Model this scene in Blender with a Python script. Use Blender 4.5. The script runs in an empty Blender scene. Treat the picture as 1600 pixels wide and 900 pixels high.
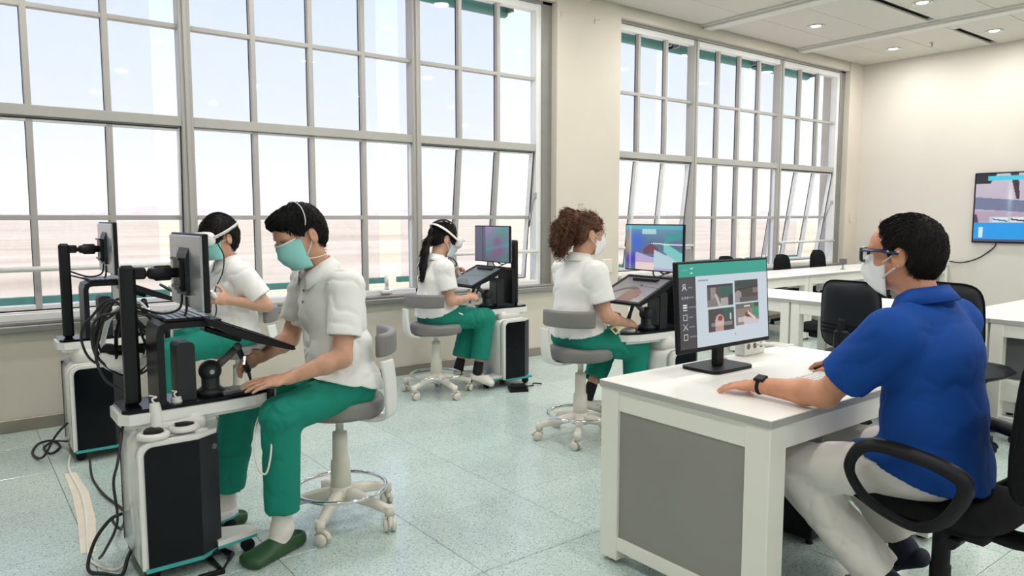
import bpy, bmesh, math, random
import numpy as np
from mathutils import Vector, Matrix
random.seed(7); np.random.seed(7)
SC = bpy.context.scene
COL = SC.collection
PI = math.pi

# ---------------------------------------------------------------- camera
cam_d = bpy.data.cameras.new('camera'); cam_d.sensor_width = 36.0; cam_d.lens = 25.84
cam_d.clip_start = 0.05; cam_d.clip_end = 5000
cam = bpy.data.objects.new('camera', cam_d); COL.objects.link(cam)
cam.location = (0, 0, 1.40)
cam.rotation_euler = (math.radians(90 - 5.472), 0, math.radians(-37.57))
SC.camera = cam

# ---------------------------------------------------------------- world / sky
W = bpy.data.worlds.new('sky'); SC.world = W; W.use_nodes = True
nt = W.node_tree; nt.nodes.clear()
wo = nt.nodes.new('ShaderNodeOutputWorld'); bg = nt.nodes.new('ShaderNodeBackground')
tc = nt.nodes.new('ShaderNodeTexCoord'); sx = nt.nodes.new('ShaderNodeSeparateXYZ')
cr = nt.nodes.new('ShaderNodeValToRGB')
nt.links.new(tc.outputs['Generated'], sx.inputs[0]); nt.links.new(sx.outputs['Z'], cr.inputs[0])
e = cr.color_ramp.elements
e[0].position = 0.0; e[0].color = (0.98, 0.96, 0.95, 1)
e[1].position = 1.0; e[1].color = (0.30, 0.48, 0.85, 1)
for p, c in ((0.05, (0.90, 0.93, 0.97)), (0.14, (0.73, 0.835, 0.99)), (0.32, (0.58, 0.72, 1.0)), (0.55, (0.44, 0.60, 0.96))):
    k = e.new(p); k.color = (*c, 1)
bg.inputs['Strength'].default_value = 1.5
nt.links.new(cr.outputs[0], bg.inputs[0]); nt.links.new(bg.outputs[0], wo.inputs[0])

# ---------------------------------------------------------------- sun (behind the building, never enters the room)
sun_d = bpy.data.lights.new('sun', 'SUN'); sun_d.energy = 6.0; sun_d.angle = 0.01; sun_d.color = (1, 0.95, 0.88)
sun = bpy.data.objects.new('sun', sun_d); COL.objects.link(sun)
sun.rotation_euler = (math.radians(38), 0, math.radians(12))

# ---------------------------------------------------------------- colour management
vs = SC.view_settings
vs.view_transform = 'Standard'; vs.look = 'None'; vs.gamma = 1.0; vs.exposure = 0.0; vs.use_curve_mapping = False
LAMP_WATTS = 17.5

# ---------------------------------------------------------------- materials
MATS = {}
def srgb(*c):
    return tuple(((v/255)/12.92 if v/255 <= 0.04045 else ((v/255+0.055)/1.055)**2.4) for v in c)
def mat(name, color=(0.5,0.5,0.5), rough=0.5, metal=0.0, spec=0.5, var=0.0, vscale=8.0, bump=0.0, bscale=60.0,
        emit=0.0, stretch=None, sheen=0.0, coat=0.0, sss=0.0):
    if name in MATS: return MATS[name]
    m = bpy.data.materials.new(name); m.use_nodes = True
    n = m.node_tree; b = n.nodes['Principled BSDF']
    b.inputs['Base Color'].default_value = (*color, 1)
    b.inputs['Roughness'].default_value = rough; b.inputs['Metallic'].default_value = metal
    b.inputs['Specular IOR Level'].default_value = spec
    if sheen: b.inputs['Sheen Weight'].default_value = sheen
    if coat: b.inputs['Coat Weight'].default_value = coat; b.inputs['Coat Roughness'].default_value = 0.15
    if sss:
        b.inputs['Subsurface Weight'].default_value = sss
        b.inputs['Subsurface Radius'].default_value = (0.012, 0.005, 0.003)
    if emit:
        b.inputs['Emission Color'].default_value = (*color, 1); b.inputs['Emission Strength'].default_value = emit
    t = n.nodes.new('ShaderNodeTexCoord'); src = t.outputs['Object']
    if stretch:
        mp = n.nodes.new('ShaderNodeMapping'); mp.inputs['Scale'].default_value = stretch
        n.links.new(src, mp.inputs[0]); src = mp.outputs[0]
    if var:
        nz = n.nodes.new('ShaderNodeTexNoise'); nz.inputs['Scale'].default_value = vscale; nz.inputs['Detail'].default_value = 4
        n.links.new(src, nz.inputs['Vector'])
        mr = n.nodes.new('ShaderNodeMapRange'); mr.inputs['From Min'].default_value = 0.3; mr.inputs['From Max'].default_value = 0.7
        mr.inputs['To Min'].default_value = 1 - var; mr.inputs['To Max'].default_value = 1 + var
        n.links.new(nz.outputs['Fac'], mr.inputs['Value'])
        mx = n.nodes.new('ShaderNodeMix'); mx.data_type = 'RGBA'; mx.blend_type = 'MULTIPLY'
        mx.inputs['Factor'].default_value = 1.0
        mx.inputs[6].default_value = (*color, 1)
        n.links.new(mr.outputs[0], mx.inputs[7]); n.links.new(mx.outputs[2], b.inputs['Base Color'])
    if bump:
        nb = n.nodes.new('ShaderNodeTexNoise'); nb.inputs['Scale'].default_value = bscale; nb.inputs['Detail'].default_value = 3
        n.links.new(src, nb.inputs['Vector'])
        bp = n.nodes.new('ShaderNodeBump'); bp.inputs['Strength'].default_value = bump; bp.inputs['Distance'].default_value = 0.01
        n.links.new(nb.outputs['Fac'], bp.inputs['Height']); n.links.new(bp.outputs[0], b.inputs['Normal'])
    MATS[name] = m; return m

mat('wall_white', (0.86, 0.85, 0.82), 0.7, var=0.02, vscale=1.5)  # for the unseen walls behind the camera, made white to bounce more light
mat('wall', (0.64, 0.585, 0.505), 0.75, var=0.03, vscale=1.5, bump=0.04, bscale=250)
mat('wall_tv', (0.67, 0.63, 0.57), 0.75, var=0.03, vscale=1.2, bump=0.04, bscale=250)
mat('ceiling', (0.66, 0.625, 0.565), 0.45, var=0.02, vscale=2)
mat('beam', (0.74, 0.72, 0.68), 0.4, var=0.02)
mat('slot_black', (0.012, 0.012, 0.013), 0.6, var=0.2)
mat('slot_grey', (0.10, 0.095, 0.09), 0.5, var=0.1)
mat('frame', (0.42, 0.405, 0.38), 0.38, var=0.03, vscale=3)
mat('frame_white', (0.80, 0.80, 0.79), 0.35, var=0.03, vscale=3)
mat('frame_grey', (0.27, 0.265, 0.25), 0.4, metal=0.3, var=0.06, vscale=5)
mat('gasket', (0.02, 0.022, 0.03), 0.5, var=0.1)
mat('baseboard', (0.29, 0.26, 0.22), 0.35, metal=0.3, var=0.06, vscale=6)
mat('green_bar', (0.12, 0.36, 0.30), 0.5, var=0.08, vscale=3)
mat('white_plastic', (0.80, 0.79, 0.76), 0.32, var=0.02, vscale=5)
mat('white_gloss', (0.84, 0.83, 0.81), 0.16, var=0.02, vscale=4, coat=0.3)
mat('cream_plastic', (0.72, 0.68, 0.60), 0.38, var=0.03, vscale=6)
mat('black_gloss', (0.004, 0.006, 0.008), 0.16, var=0.1, vscale=4, spec=0.18)
mat('black_plastic', (0.010, 0.010, 0.012), 0.45, spec=0.2, var=0.15, vscale=9)
mat('black_metal', (0.010, 0.010, 0.013), 0.38, spec=0.25, var=0.15, vscale=7)
mat('dark_grey', (0.026, 0.028, 0.033), 0.42, spec=0.3, var=0.12, vscale=7)
mat('mid_grey', (0.13, 0.13, 0.135), 0.4, var=0.1, vscale=7)
mat('silver_back', (0.42, 0.44, 0.48), 0.28, metal=0.6, var=0.05, vscale=5)
mat('chrome', (0.80, 0.80, 0.80), 0.09, metal=1.0, var=0.02)
mat('teal_strip', (0.05, 0.42, 0.40), 0.4, var=0.06)
mat('vinyl_grey', (0.215, 0.205, 0.20), 0.45, var=0.05, vscale=9, bump=0.05, bscale=400)
mat('fabric_black', (0.006, 0.0065, 0.008), 0.9, spec=0.15, var=0.2, vscale=40, bump=0.15, bscale=600)
mat('leather_black', (0.007, 0.010, 0.014), 0.48, spec=0.25, var=0.15, vscale=10, bump=0.08, bscale=220)
mat('desk_white', (0.84, 0.82, 0.77), 0.38, var=0.015, vscale=3)
mat('desk_frame', (0.89, 0.87, 0.80), 0.4, var=0.015, vscale=3)
mat('desk_edge', (0.45, 0.44, 0.42), 0.5, var=0.03, vscale=5)
mat('desk_panel', (0.30, 0.29, 0.265), 0.5, var=0.03, vscale=3)
mat('modesty', (0.10, 0.11, 0.115), 0.5, var=0.04, vscale=3)
mat('skin_a', (0.60, 0.325, 0.215), 0.5, var=0.10, vscale=22, bump=0.03, bscale=300, sss=0.06)
mat('skin_b', (0.62, 0.35, 0.24), 0.5, var=0.10, vscale=22, bump=0.03, bscale=300, sss=0.06)
mat('skin_t', (0.62, 0.285, 0.17), 0.5, var=0.10, vscale=22, bump=0.03, bscale=300, sss=0.06)
mat('polo_white', (0.88, 0.872, 0.855), 0.85, var=0.025, vscale=5, bump=0.06, bscale=700, sheen=0.1)
mat('polo_blue', (0.004, 0.060, 0.31), 0.8, var=0.08, vscale=7, bump=0.08, bscale=700, spec=0.25)
mat('scrub_green', (0.008, 0.235, 0.170), 0.8, var=0.07, vscale=7, bump=0.06, bscale=700, spec=0.3)
mat('trouser_white', (0.86, 0.81, 0.77), 0.8, var=0.03, vscale=8, bump=0.06, bscale=700, sheen=0.1)
mat('hair_black', (0.005, 0.0045, 0.0045), 0.62, spec=0.25, var=0.4, vscale=60, bump=0.6, bscale=160, stretch=(1,1,0.25))
mat('hair_dark', (0.010, 0.0075, 0.006), 0.6, spec=0.25, var=0.4, vscale=60, bump=0.6, bscale=160, stretch=(1,1,0.25))
mat('hair_brown', (0.115, 0.05, 0.027), 0.55, spec=0.3, var=0.45, vscale=50, bump=0.5, bscale=140, stretch=(1,1,0.3))
mat('brow', (0.02, 0.012, 0.009), 0.7, var=0.2)
mat('mask_teal', (0.30, 0.68, 0.65), 0.8, var=0.03, vscale=20, bump=0.1, bscale=500)
mat('mask_white', (0.92, 0.92, 0.91), 0.8, var=0.02, vscale=20, bump=0.1, bscale=500)
mat('mask_blue', (0.60, 0.68, 0.74), 0.8, var=0.02, vscale=20, bump=0.1, bscale=500)
mat('strap_white', (0.82, 0.80, 0.76), 0.7, var=0.03)
mat('clog_green', (0.018, 0.07, 0.022), 0.45, var=0.15, vscale=12)
mat('shoe_white', (0.78, 0.76, 0.70), 0.5, var=0.04, vscale=12)
mat('shoe_navy', (0.008, 0.012, 0.035), 0.7, var=0.2, vscale=20)
mat('sock_white', (0.80, 0.76, 0.72), 0.9, var=0.04, vscale=20, bump=0.2, bscale=500)
mat('sock_black', (0.012, 0.012, 0.014), 0.9, var=0.2, vscale=20)
mat('glasses_blue', (0.008, 0.018, 0.06), 0.25, var=0.1)
mat('cable_black', (0.012, 0.012, 0.013), 0.5, var=0.1)
mat('cable_white', (0.78, 0.76, 0.70), 0.5, var=0.03)
mat('tape', (0.72, 0.66, 0.55), 0.7, var=0.05, vscale=15, bump=0.1, bscale=120)
mat('steel', (0.45, 0.45, 0.44), 0.3, metal=0.8, var=0.05)
mat('badge_card', (0.75, 0.70, 0.45), 0.5, var=0.08, vscale=60)
mat('badge_photo', (0.08, 0.05, 0.04), 0.5, var=0.3, vscale=120)
mat('key_grey', (0.42, 0.48, 0.58), 0.35, var=0.05)
mat('lamp_reflector', (0.85, 0.84, 0.82), 0.2, metal=0.6, var=0.03)
mat('lamp_glow', (1.0, 0.97, 0.92), 0.4, emit=4.0, var=0.02)
mat('hills', (0.62, 0.52, 0.45), 0.95, var=0.12, vscale=0.02)
mat('led_white', (0.9,0.9,0.9), 0.4, emit=1.0, var=0.02)

def nodes_of(name):
    m = bpy.data.materials.new(name); m.use_nodes = True; MATS[name] = m
    return m, m.node_tree, m.node_tree.nodes['Principled BSDF']
# terrazzo floor
m, n, b = nodes_of('terrazzo')
t = n.nodes.new('ShaderNodeTexCoord'); g = n.nodes.new('ShaderNodeNewGeometry'); oi = n.nodes.new('ShaderNodeObjectInfo')
v1 = n.nodes.new('ShaderNodeTexVoronoi'); v1.inputs['Scale'].default_value = 210
n.links.new(g.outputs['Position'], v1.inputs['Vector'])
bw = n.nodes.new('ShaderNodeSeparateColor'); n.links.new(v1.outputs['Color'], bw.inputs[0])
rp = n.nodes.new('ShaderNodeValToRGB'); rp.color_ramp.interpolation = 'CONSTANT'
ee = rp.color_ramp.elements
ee[0].position = 0; ee[0].color = (0.54, 0.665, 0.625, 1); ee[1].position = 0.88; ee[1].color = (0.72, 0.77, 0.73, 1)
for p, c in ((0.16, (0.48, 0.615, 0.575)), (0.36, (0.60, 0.715, 0.675)), (0.62, (0.27, 0.37, 0.345)), (0.70, (0.56, 0.68, 0.64))):
    q = ee.new(p); q.color = (*c, 1)
n.links.new(bw.outputs[0], rp.inputs[0])
nz = n.nodes.new('ShaderNodeTexNoise'); nz.inputs['Scale'].default_value = 1.3; nz.inputs['Detail'].default_value = 3
n.links.new(g.outputs['Position'], nz.inputs['Vector'])
ad = n.nodes.new('ShaderNodeMath'); ad.operation = 'MULTIPLY_ADD'; ad.inputs[1].default_value = 0.10; ad.inputs[2].default_value = 0.76
n.links.new(oi.outputs['Random'], ad.inputs[0])
ad2 = n.nodes.new('ShaderNodeMath'); ad2.operation = 'MULTIPLY_ADD'; ad2.inputs[1].default_value = 0.2
n.links.new(nz.outputs['Fac'], ad2.inputs[0]); n.links.new(ad.outputs[0], ad2.inputs[2])
mx = n.nodes.new('ShaderNodeMix'); mx.data_type = 'RGBA'; mx.blend_type = 'MULTIPLY'; mx.inputs['Factor'].default_value = 1
n.links.new(rp.outputs[0], mx.inputs[6]); n.links.new(ad2.outputs[0], mx.inputs[7]); n.links.new(mx.outputs[2], b.inputs['Base Color'])
b.inputs['Roughness'].default_value = 0.20; b.inputs['Specular IOR Level'].default_value = 0.6
mat('grout', (0.16, 0.18, 0.17), 0.8, var=0.1)
# window glass: thin, lets light through
m, n, b = nodes_of('pane_glass')
n.nodes.remove(b); o = n.nodes['Material Output']
tr = n.nodes.new('ShaderNodeBsdfTransparent'); tr.inputs[0].default_value = (0.97, 0.97, 0.975, 1)
gl = n.nodes.new('ShaderNodeBsdfGlossy'); gl.inputs['Roughness'].default_value = 0.02
nz = n.nodes.new('ShaderNodeTexNoise'); nz.inputs['Scale'].default_value = 2
mr = n.nodes.new('ShaderNodeMapRange'); mr.inputs['To Min'].default_value = 0.012; mr.inputs['To Max'].default_value = 0.025
n.links.new(nz.outputs['Fac'], mr.inputs[0])
ms = n.nodes.new('ShaderNodeMixShader'); n.links.new(mr.outputs[0], ms.inputs[0]); n.links.new(tr.outputs[0], ms.inputs[1]); n.links.new(gl.outputs[0], ms.inputs[2])
n.links.new(ms.outputs[0], o.inputs[0])
# sheer outdoor screen fabric
m, n, b = nodes_of('screen_fabric')
n.nodes.remove(b); o = n.nodes['Material Output']
tr = n.nodes.new('ShaderNodeBsdfTransparent'); tr.inputs[0].default_value = (0.95, 0.95, 0.96, 1)
df = n.nodes.new('ShaderNodeBsdfTranslucent'); df.inputs[0].default_value = (0.86, 0.80, 0.76, 1)
wv = n.nodes.new('ShaderNodeTexNoise'); wv.inputs['Scale'].default_value = 3
mr = n.nodes.new('ShaderNodeMapRange'); mr.inputs['To Min'].default_value = 0.16; mr.inputs['To Max'].default_value = 0.20
n.links.new(wv.outputs['Fac'], mr.inputs[0])
ms = n.nodes.new('ShaderNodeMixShader'); n.links.new(mr.outputs[0], ms.inputs[0]); n.links.new(tr.outputs[0], ms.inputs[1]); n.links.new(df.outputs[0], ms.inputs[2])
n.links.new(ms.outputs[0], o.inputs[0])
# spectacle lens
m, n, b = nodes_of('lens')
n.nodes.remove(b); o = n.nodes['Material Output']
tr = n.nodes.new('ShaderNodeBsdfTransparent'); tr.inputs[0].default_value = (0.92, 0.95, 0.97, 1)
gl = n.nodes.new('ShaderNodeBsdfGlossy'); gl.inputs['Roughness'].default_value = 0.03
nz = n.nodes.new('ShaderNodeTexNoise'); mr = n.nodes.new('ShaderNodeMapRange'); mr.inputs['To Min'].default_value = 0.15; mr.inputs['To Max'].default_value = 0.3
n.links.new(nz.outputs['Fac'], mr.inputs[0])
ms = n.nodes.new('ShaderNodeMixShader'); n.links.new(mr.outputs[0], ms.inputs[0]); n.links.new(tr.outputs[0], ms.inputs[1]); n.links.new(gl.outputs[0], ms.inputs[2])
n.links.new(ms.outputs[0], o.inputs[0])
# lit display: colours come from the picture the screen shows
def display_mat(name, strength):
    m, n, b = nodes_of(name)
    at = n.nodes.new('ShaderNodeAttribute'); at.attribute_name = 'pic'
    n.links.new(at.outputs['Color'], b.inputs['Emission Color']); b.inputs['Emission Strength'].default_value = strength
    b.inputs['Base Color'].default_value = (0.01, 0.01, 0.012, 1); b.inputs['Roughness'].default_value = 0.25
    return m
display_mat('display', 0.9); display_mat('display_dim', 0.8)
# outdoor ground: pale dry land in bands
m, n, b = nodes_of('dry_land')
g = n.nodes.new('ShaderNodeNewGeometry'); mp = n.nodes.new('ShaderNodeMapping'); mp.inputs['Scale'].default_value = (0.004, 0.02, 0.01)
n.links.new(g.outputs['Position'], mp.inputs[0])
nz = n.nodes.new('ShaderNodeTexNoise'); nz.inputs['Scale'].default_value = 2.0; nz.inputs['Detail'].default_value = 6
n.links.new(mp.outputs[0], nz.inputs['Vector'])
rp = n.nodes.new('ShaderNodeValToRGB'); ee = rp.color_ramp.elements
ee[0].position = 0.3; ee[0].color = (0.44, 0.33, 0.20, 1); ee[1].position = 0.7; ee[1].color = (0.70, 0.60, 0.45, 1)
q = ee.new(0.5); q.color = (0.62, 0.48, 0.32, 1)
n.links.new(nz.outputs['Fac'], rp.inputs[0]); n.links.new(rp.outputs[0], b.inputs['Base Color']); b.inputs['Roughness'].default_value = 0.95

# ---------------------------------------------------------------- mesh helpers
class MB:
    def __init__(s): s.v = []; s.f = []; s.mi = []; s.sm = []
    def add(s, vs, fs, mi=0, smooth=False):
        o = len(s.v); s.v += [tuple(p) for p in vs]
        for f in fs: s.f.append(tuple(i+o for i in f)); s.mi.append(mi); s.sm.append(smooth)
        return s
    def box(s, x0, x1, y0, y1, z0, z1, bev=0.0, mi=0, M=None):
        if bev <= 0:
            vs = [(x,y,z) for z in (z0,z1) for y in (y0,y1) for x in (x0,x1)]
            fs = [(0,2,3,1),(4,5,7,6),(0,1,5,4),(2,6,7,3),(0,4,6,2),(1,3,7,5)]
        else:
            b = min(bev, (x1-x0)*0.49, (y1-y0)*0.49, (z1-z0)*0.49)
            vs = []; idx = {}
            for i,(x,sxx) in enumerate(((x0,1),(x1,-1))):
                for j,(y,syy) in enumerate(((y0,1),(y1,-1))):
                    for k,(z,szz) in enumerate(((z0,1),(z1,-1))):
                        for a in range(3):
                            p = [x+sxx*b, y+syy*b, z+szz*b]; p[a] = (x,y,z)[a]
                            idx[(i,j,k,a)] = len(vs); vs.append(tuple(p))
            fs = []
            for a in range(3):
                o1, o2 = [q for q in range(3) if q != a]
                for e in (0,1):
                    loop = []
                    for (p,q) in ((0,0),(1,0),(1,1),(0,1)):
                        key = [0,0,0]; key[a] = e; key[o1] = p; key[o2] = q; loop.append(idx[(*key,a)])
                    fs.append(tuple(loop))
            for a in range(3):
                o1, o2 = [q for q in range(3) if q != a]
                for p in (0,1):
                    for q in (0,1):
                        k0=[0,0,0]; k1=[0,0,0]; k0[o1]=k1[o1]=p; k0[o2]=k1[o2]=q; k1[a]=1
                        fs.append((idx[(*k0,o1)],idx[(*k1,o1)],idx[(*k1,o2)],idx[(*k0,o2)]))
            for i in (0,1):
                for j in (0,1):
                    for k in (0,1): fs.append((idx[(i,j,k,0)],idx[(i,j,k,1)],idx[(i,j,k,2)]))
        if M is not None: vs = [tuple(M @ Vector(p)) for p in vs]
        return s.add(vs, fs, mi)
    def cyl(s, a, b, r0, r1=None, n=16, mi=0, cap=True, smooth=True):
        r1 = r0 if r1 is None else r1
        a = Vector(a); b = Vector(b); d = (b-a).normalized()
        u = d.orthogonal().normalized(); w = d.cross(u)
        vs = []
        for c, r in ((a,r0),(b,r1)):
            for i in range(n):
                t = 2*PI*i/n; vs.append(c + u*(r*math.cos(t)) + w*(r*math.sin(t)))
        fs = [(i,(i+1)%n,n+(i+1)%n,n+i) for i in range(n)]
        s.add(vs, fs, mi, smooth)
        if cap:
            o = len(s.v)-2*n
            s.f += [tuple(o+i for i in range(n))[::-1], tuple(o+n+i for i in range(n))]; s.mi += [mi,mi]; s.sm += [False,False]
        return s
    def lathe(s, prof, c=(0,0,0), n=28, mi=0, axis='z', smooth=True):
        vs = []; m_ = len(prof)
        for r, z in prof:
            for i in range(n):
                t = 2*PI*i/n; p = (r*math.cos(t), r*math.sin(t), z)
                if axis == 'x': p = (p[2], p[0], p[1])
                if axis == 'y': p = (p[1], p[2], p[0])
                vs.append((p[0]+c[0], p[1]+c[1], p[2]+c[2]))
        fs = [(j*n+i, j*n+(i+1)%n, (j+1)*n+(i+1)%n, (j+1)*n+i) for j in range(m_-1) for i in range(n)]
        fs += [tuple(range(n))[::-1], tuple((m_-1)*n+i for i in range(n))]
        return s.add(vs, fs, mi, smooth)
    def tube(s, pts, r, n=8, mi=0, closed=False, rs=None, flat=None):
        P_ = [Vector(p) for p in pts]; k = len(P_)
        if k < 2: return s
        T = []
        for i in range(k):
            if closed: d = P_[(i+1)%k]-P_[i-1]
            else: d = P_[min(i+1,k-1)]-P_[max(i-1,0)]
            T.append(d.normalized() if d.length > 1e-9 else Vector((0,0,1)))
        u = T[0].orthogonal().normalized(); vs = []
        for i in range(k):
            u = (u - T[i]*u.dot(T[i])); u = u.normalized() if u.length > 1e-6 else T[i].orthogonal().normalized()
            w = T[i].cross(u); rr = rs[i] if rs is not None else r
            for j in range(n):
                t = 2*PI*j/n
                vs.append(P_[i] + u*(rr*math.cos(t)) + w*(rr*(flat or 1.0)*math.sin(t)))
        K = k if closed else k-1
        fs = [(i*n+j, i*n+(j+1)%n, ((i+1)%k)*n+(j+1)%n, ((i+1)%k)*n+j) for i in range(K) for j in range(n)]
        if not closed: fs += [tuple(range(n))[::-1], tuple((k-1)*n+j for j in range(n))]
        return s.add(vs, fs, mi, True)
    def prism(s, poly, lo, hi, axis='y', mi=0, mi_side=None, smooth_side=False):
        n = len(poly)
        def pt(p, h):
            if axis == 'y': return (p[0], h, p[1])
            if axis == 'x': return (h, p[0], p[1])
            return (p[0], p[1], h)
        vs = [pt(p, lo) for p in poly] + [pt(p, hi) for p in poly]
        s.add(vs, [tuple(range(n))[::-1], tuple(range(n,2*n))], mi)
        o = len(s.v)-2*n
        for i in range(n):
            s.f.append((o+i,o+(i+1)%n,o+n+(i+1)%n,o+n+i)); s.mi.append(mi if mi_side is None else mi_side); s.sm.append(smooth_side)
        return s
    def sphere(s, c, r, nu=14, nv=8, mi=0, sc=(1,1,1)):
        prof = [(math.sin(PI*j/nv), -math.cos(PI*j/nv)) for j in range(nv+1)]
        vs = []
        for rr, z in prof:
            rr = max(rr, 1e-4)
            for i in range(nu):
                t = 2*PI*i/nu; vs.append((c[0]+r*sc[0]*rr*math.cos(t), c[1]+r*sc[1]*rr*math.sin(t), c[2]+r*sc[2]*z))
        fs = [(j*nu+i, j*nu+(i+1)%nu, (j+1)*nu+(i+1)%nu, (j+1)*nu+i) for j in range(nv) for i in range(nu)]
        return s.add(vs, fs, mi, True)
    def xf(s, M):
        s.v = [tuple(M @ Vector(p)) for p in s.v]; return s
    def mesh(s, name, mats):
        me = bpy.data.meshes.new(name); me.from_pydata(s.v, [], s.f)
        for m_ in mats: me.materials.append(MATS[m_])
        me.polygons.foreach_set('material_index', s.mi); me.polygons.foreach_set('use_smooth', s.sm)
        bm = bmesh.new(); bm.from_mesh(me); bmesh.ops.recalc_face_normals(bm, faces=bm.faces); bm.to_mesh(me); bm.free()
        me.update(); return me

def _place(o, parent):
    COL.objects.link(o)
    if parent is not None:
        o.parent = parent
        if parent.get('_w'): o.location = -Vector(parent.location)
    return o
def tag(o, label=None, cat=None, group=None, kind=None):
    if label: o['label'] = label
    if cat: o['category'] = cat
    if group: o['group'] = group
    if kind: o['kind'] = kind
    return o
def obj(name, mb, mats, parent=None, label=None):
    if isinstance(mats, str): mats = [mats]
    me = mb.mesh(name, mats) if isinstance(mb, MB) else mb
    o = bpy.data.objects.new(name, me); _place(o, parent)
    if label: o['label'] = label
    return o
WORLDSPACE = []
def thing(name, label, cat, loc=(0,0,0), rotz=0.0, group=None, world=False):
    o = bpy.data.objects.new(name, None); COL.objects.link(o)
    o.empty_display_size = 0.1; o.location = loc; o.rotation_euler = (0,0,rotz)
    if world: o['_w'] = 1; WORLDSPACE.append(o)
    return tag(o, label, cat, group)
def copy_tree(o, parent=None):
    c = o.copy(); COL.objects.link(c); c.parent = parent
    for ch in list(o.children): copy_tree(ch, c)
    return c
def shared(name, me, parent, loc=(0,0,0), rot=(0,0,0), scale=(1,1,1)):
    o = bpy.data.objects.new(name, me); COL.objects.link(o); o.parent = parent
    o.location = loc; o.rotation_euler = rot; o.scale = scale
    return o
def rrect(x0, x1, y0, y1, r, n=5, corners=(1,1,1,1)):
    pts = []
    for (cx, cy, a0, on) in ((x1-r,y0+r,-90,corners[0]),(x1-r,y1-r,0,corners[1]),(x0+r,y1-r,90,corners[2]),(x0+r,y0+r,180,corners[3])):
        if on:
            for i in range(n+1):
                t = math.radians(a0+90*i/n); pts.append((cx+r*math.cos(t), cy+r*math.sin(t)))
        else:
            t = math.radians(a0+45); pts.append((cx+r*(1 if math.cos(t)>0 else -1), cy+r*(1 if math.sin(t)>0 else -1)))
    return pts
def spline(pts, n=8, closed=False):
    P_ = [Vector(p) for p in pts]; out = []; k = len(P_)
    rng = range(k) if closed else range(k-1)
    for i in rng:
        if closed: p0,p1,p2,p3 = P_[i-1],P_[i],P_[(i+1)%k],P_[(i+2)%k]
        else: p0,p1,p2,p3 = P_[max(i-1,0)],P_[i],P_[i+1],P_[min(i+2,k-1)]
        for j in range(n):
            t = j/n
            out.append(0.5*((2*p1)+(p2-p0)*t+(2*p0-5*p1+4*p2-p3)*t*t+(3*p1-p0-3*p2+p3)*t*t*t))
    if not closed: out.append(P_[-1])
    return out
def picture(name, w, h, nx, ny, fn, matname, parent, M):
    """flat lit display in local XZ plane (centre origin, facing -Y), coloured by fn(u,v) sRGB, placed by matrix M"""
    xs = np.linspace(-w/2, w/2, nx+1); zs = np.linspace(-h/2, h/2, ny+1)
    vs = [tuple(M @ Vector((x, 0, z))) for z in zs for x in xs]
    fs = [(j*(nx+1)+i, j*(nx+1)+i+1, (j+1)*(nx+1)+i+1, (j+1)*(nx+1)+i) for j in range(ny) for i in range(nx)]
    me = bpy.data.meshes.new(name); me.from_pydata(vs, [], fs); me.materials.append(MATS[matname])
    ca = me.color_attributes.new('pic', 'FLOAT_COLOR', 'CORNER')
    arr = np.ones((len(fs), 4, 4), dtype=np.float32)
    U, V = np.meshgrid((np.arange(nx)+0.5)/nx, (np.arange(ny)+0.5)/ny)
    rgb = np.clip(fn(U, V), 0, 255)/255.0
    lin = np.where(rgb <= 0.04045, rgb/12.92, ((rgb+0.055)/1.055)**2.4).reshape(-1, 3)
    arr[:, :, :3] = lin[:, None, :]
    ca.data.foreach_set('color', arr.ravel())
    return obj(name, me, matname, parent)
# ================================================================ THE SETTING
XL, XR, YF, YB, ZC = -2.6, 11.0, 5.70, -4.6, 3.66
def struct(name, mb, mats, parent=None):
    o = obj(name, mb, mats, parent)
    if parent is None: o['kind'] = 'structure'
    return o

# floor with one object per tile
fl = struct('floor', MB().box(XL, XR, YB, YF+0.3, -0.30, -0.004), 'grout')
TX, TY = 0.606, 0.602
tile_me = MB().box(-TX/2+0.0012, TX/2-0.0012, -TY/2+0.0012, TY/2-0.0012, -0.02, 0.0, bev=0.0012).mesh('tile', ['terrazzo'])
i0 = math.floor((-0.6-2.222)/TX); i1 = math.ceil((XR-2.222)/TX)
for i in range(i0, i1):
    for j in range(-6, 5):
        cx, cy = 2.222+(i+0.5)*TX, 2.887+(j+0.5)*TY
        if cx+TX/2 > XR+0.55: continue
        shared('tile', tile_me, fl, (cx, cy, 0))
# the strip of floor behind and beside the camera is covered with the same tiles, seen by nobody: one slab
mb = MB().box(XL, 2.222+i0*TX-0.002, YB, YF, -0.02, -0.0005).box(2.222+i0*TX, XR, YB, 2.887-6*TY-0.002, -0.02, -0.0005)
o = obj('tile_field', mb, 'terrazzo', fl); o['kind'] = 'stuff'

# window wall: low wall, piers, header (recess for the windows behind)
mb = MB()
mb.box(XL, XR, YF+0.02, YF+0.40, -0.3, 0.655)
for x0, x1 in ((XL, -0.16), (4.955, 5.86), (10.64, XR+0.2)):
    mb.box(x0, x1, YF, YF+0.42, -0.3, ZC+0.2)
mb.box(-0.2, 4.96, YF+0.02, YF+0.40, 3.535, ZC+0.2); mb.box(5.85, 10.65, YF+0.02, YF+0.40, 3.535, ZC+0.2)
struct('wall_left', mb, 'wall')
struct('wall_back', MB().box(XR, XR+0.25, YB-0.2, YF+0.4, -0.3, ZC+0.3), 'wall_tv')
struct('wall_front', MB().box(XL-0.25, XL, YB-0.2, YF+0.4, -0.3, ZC+0.3), 'wall_white')
struct('wall_right', MB().box(XL, XR, YB-0.25, YB, -0.3, ZC+0.3), 'wall_white')
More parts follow.
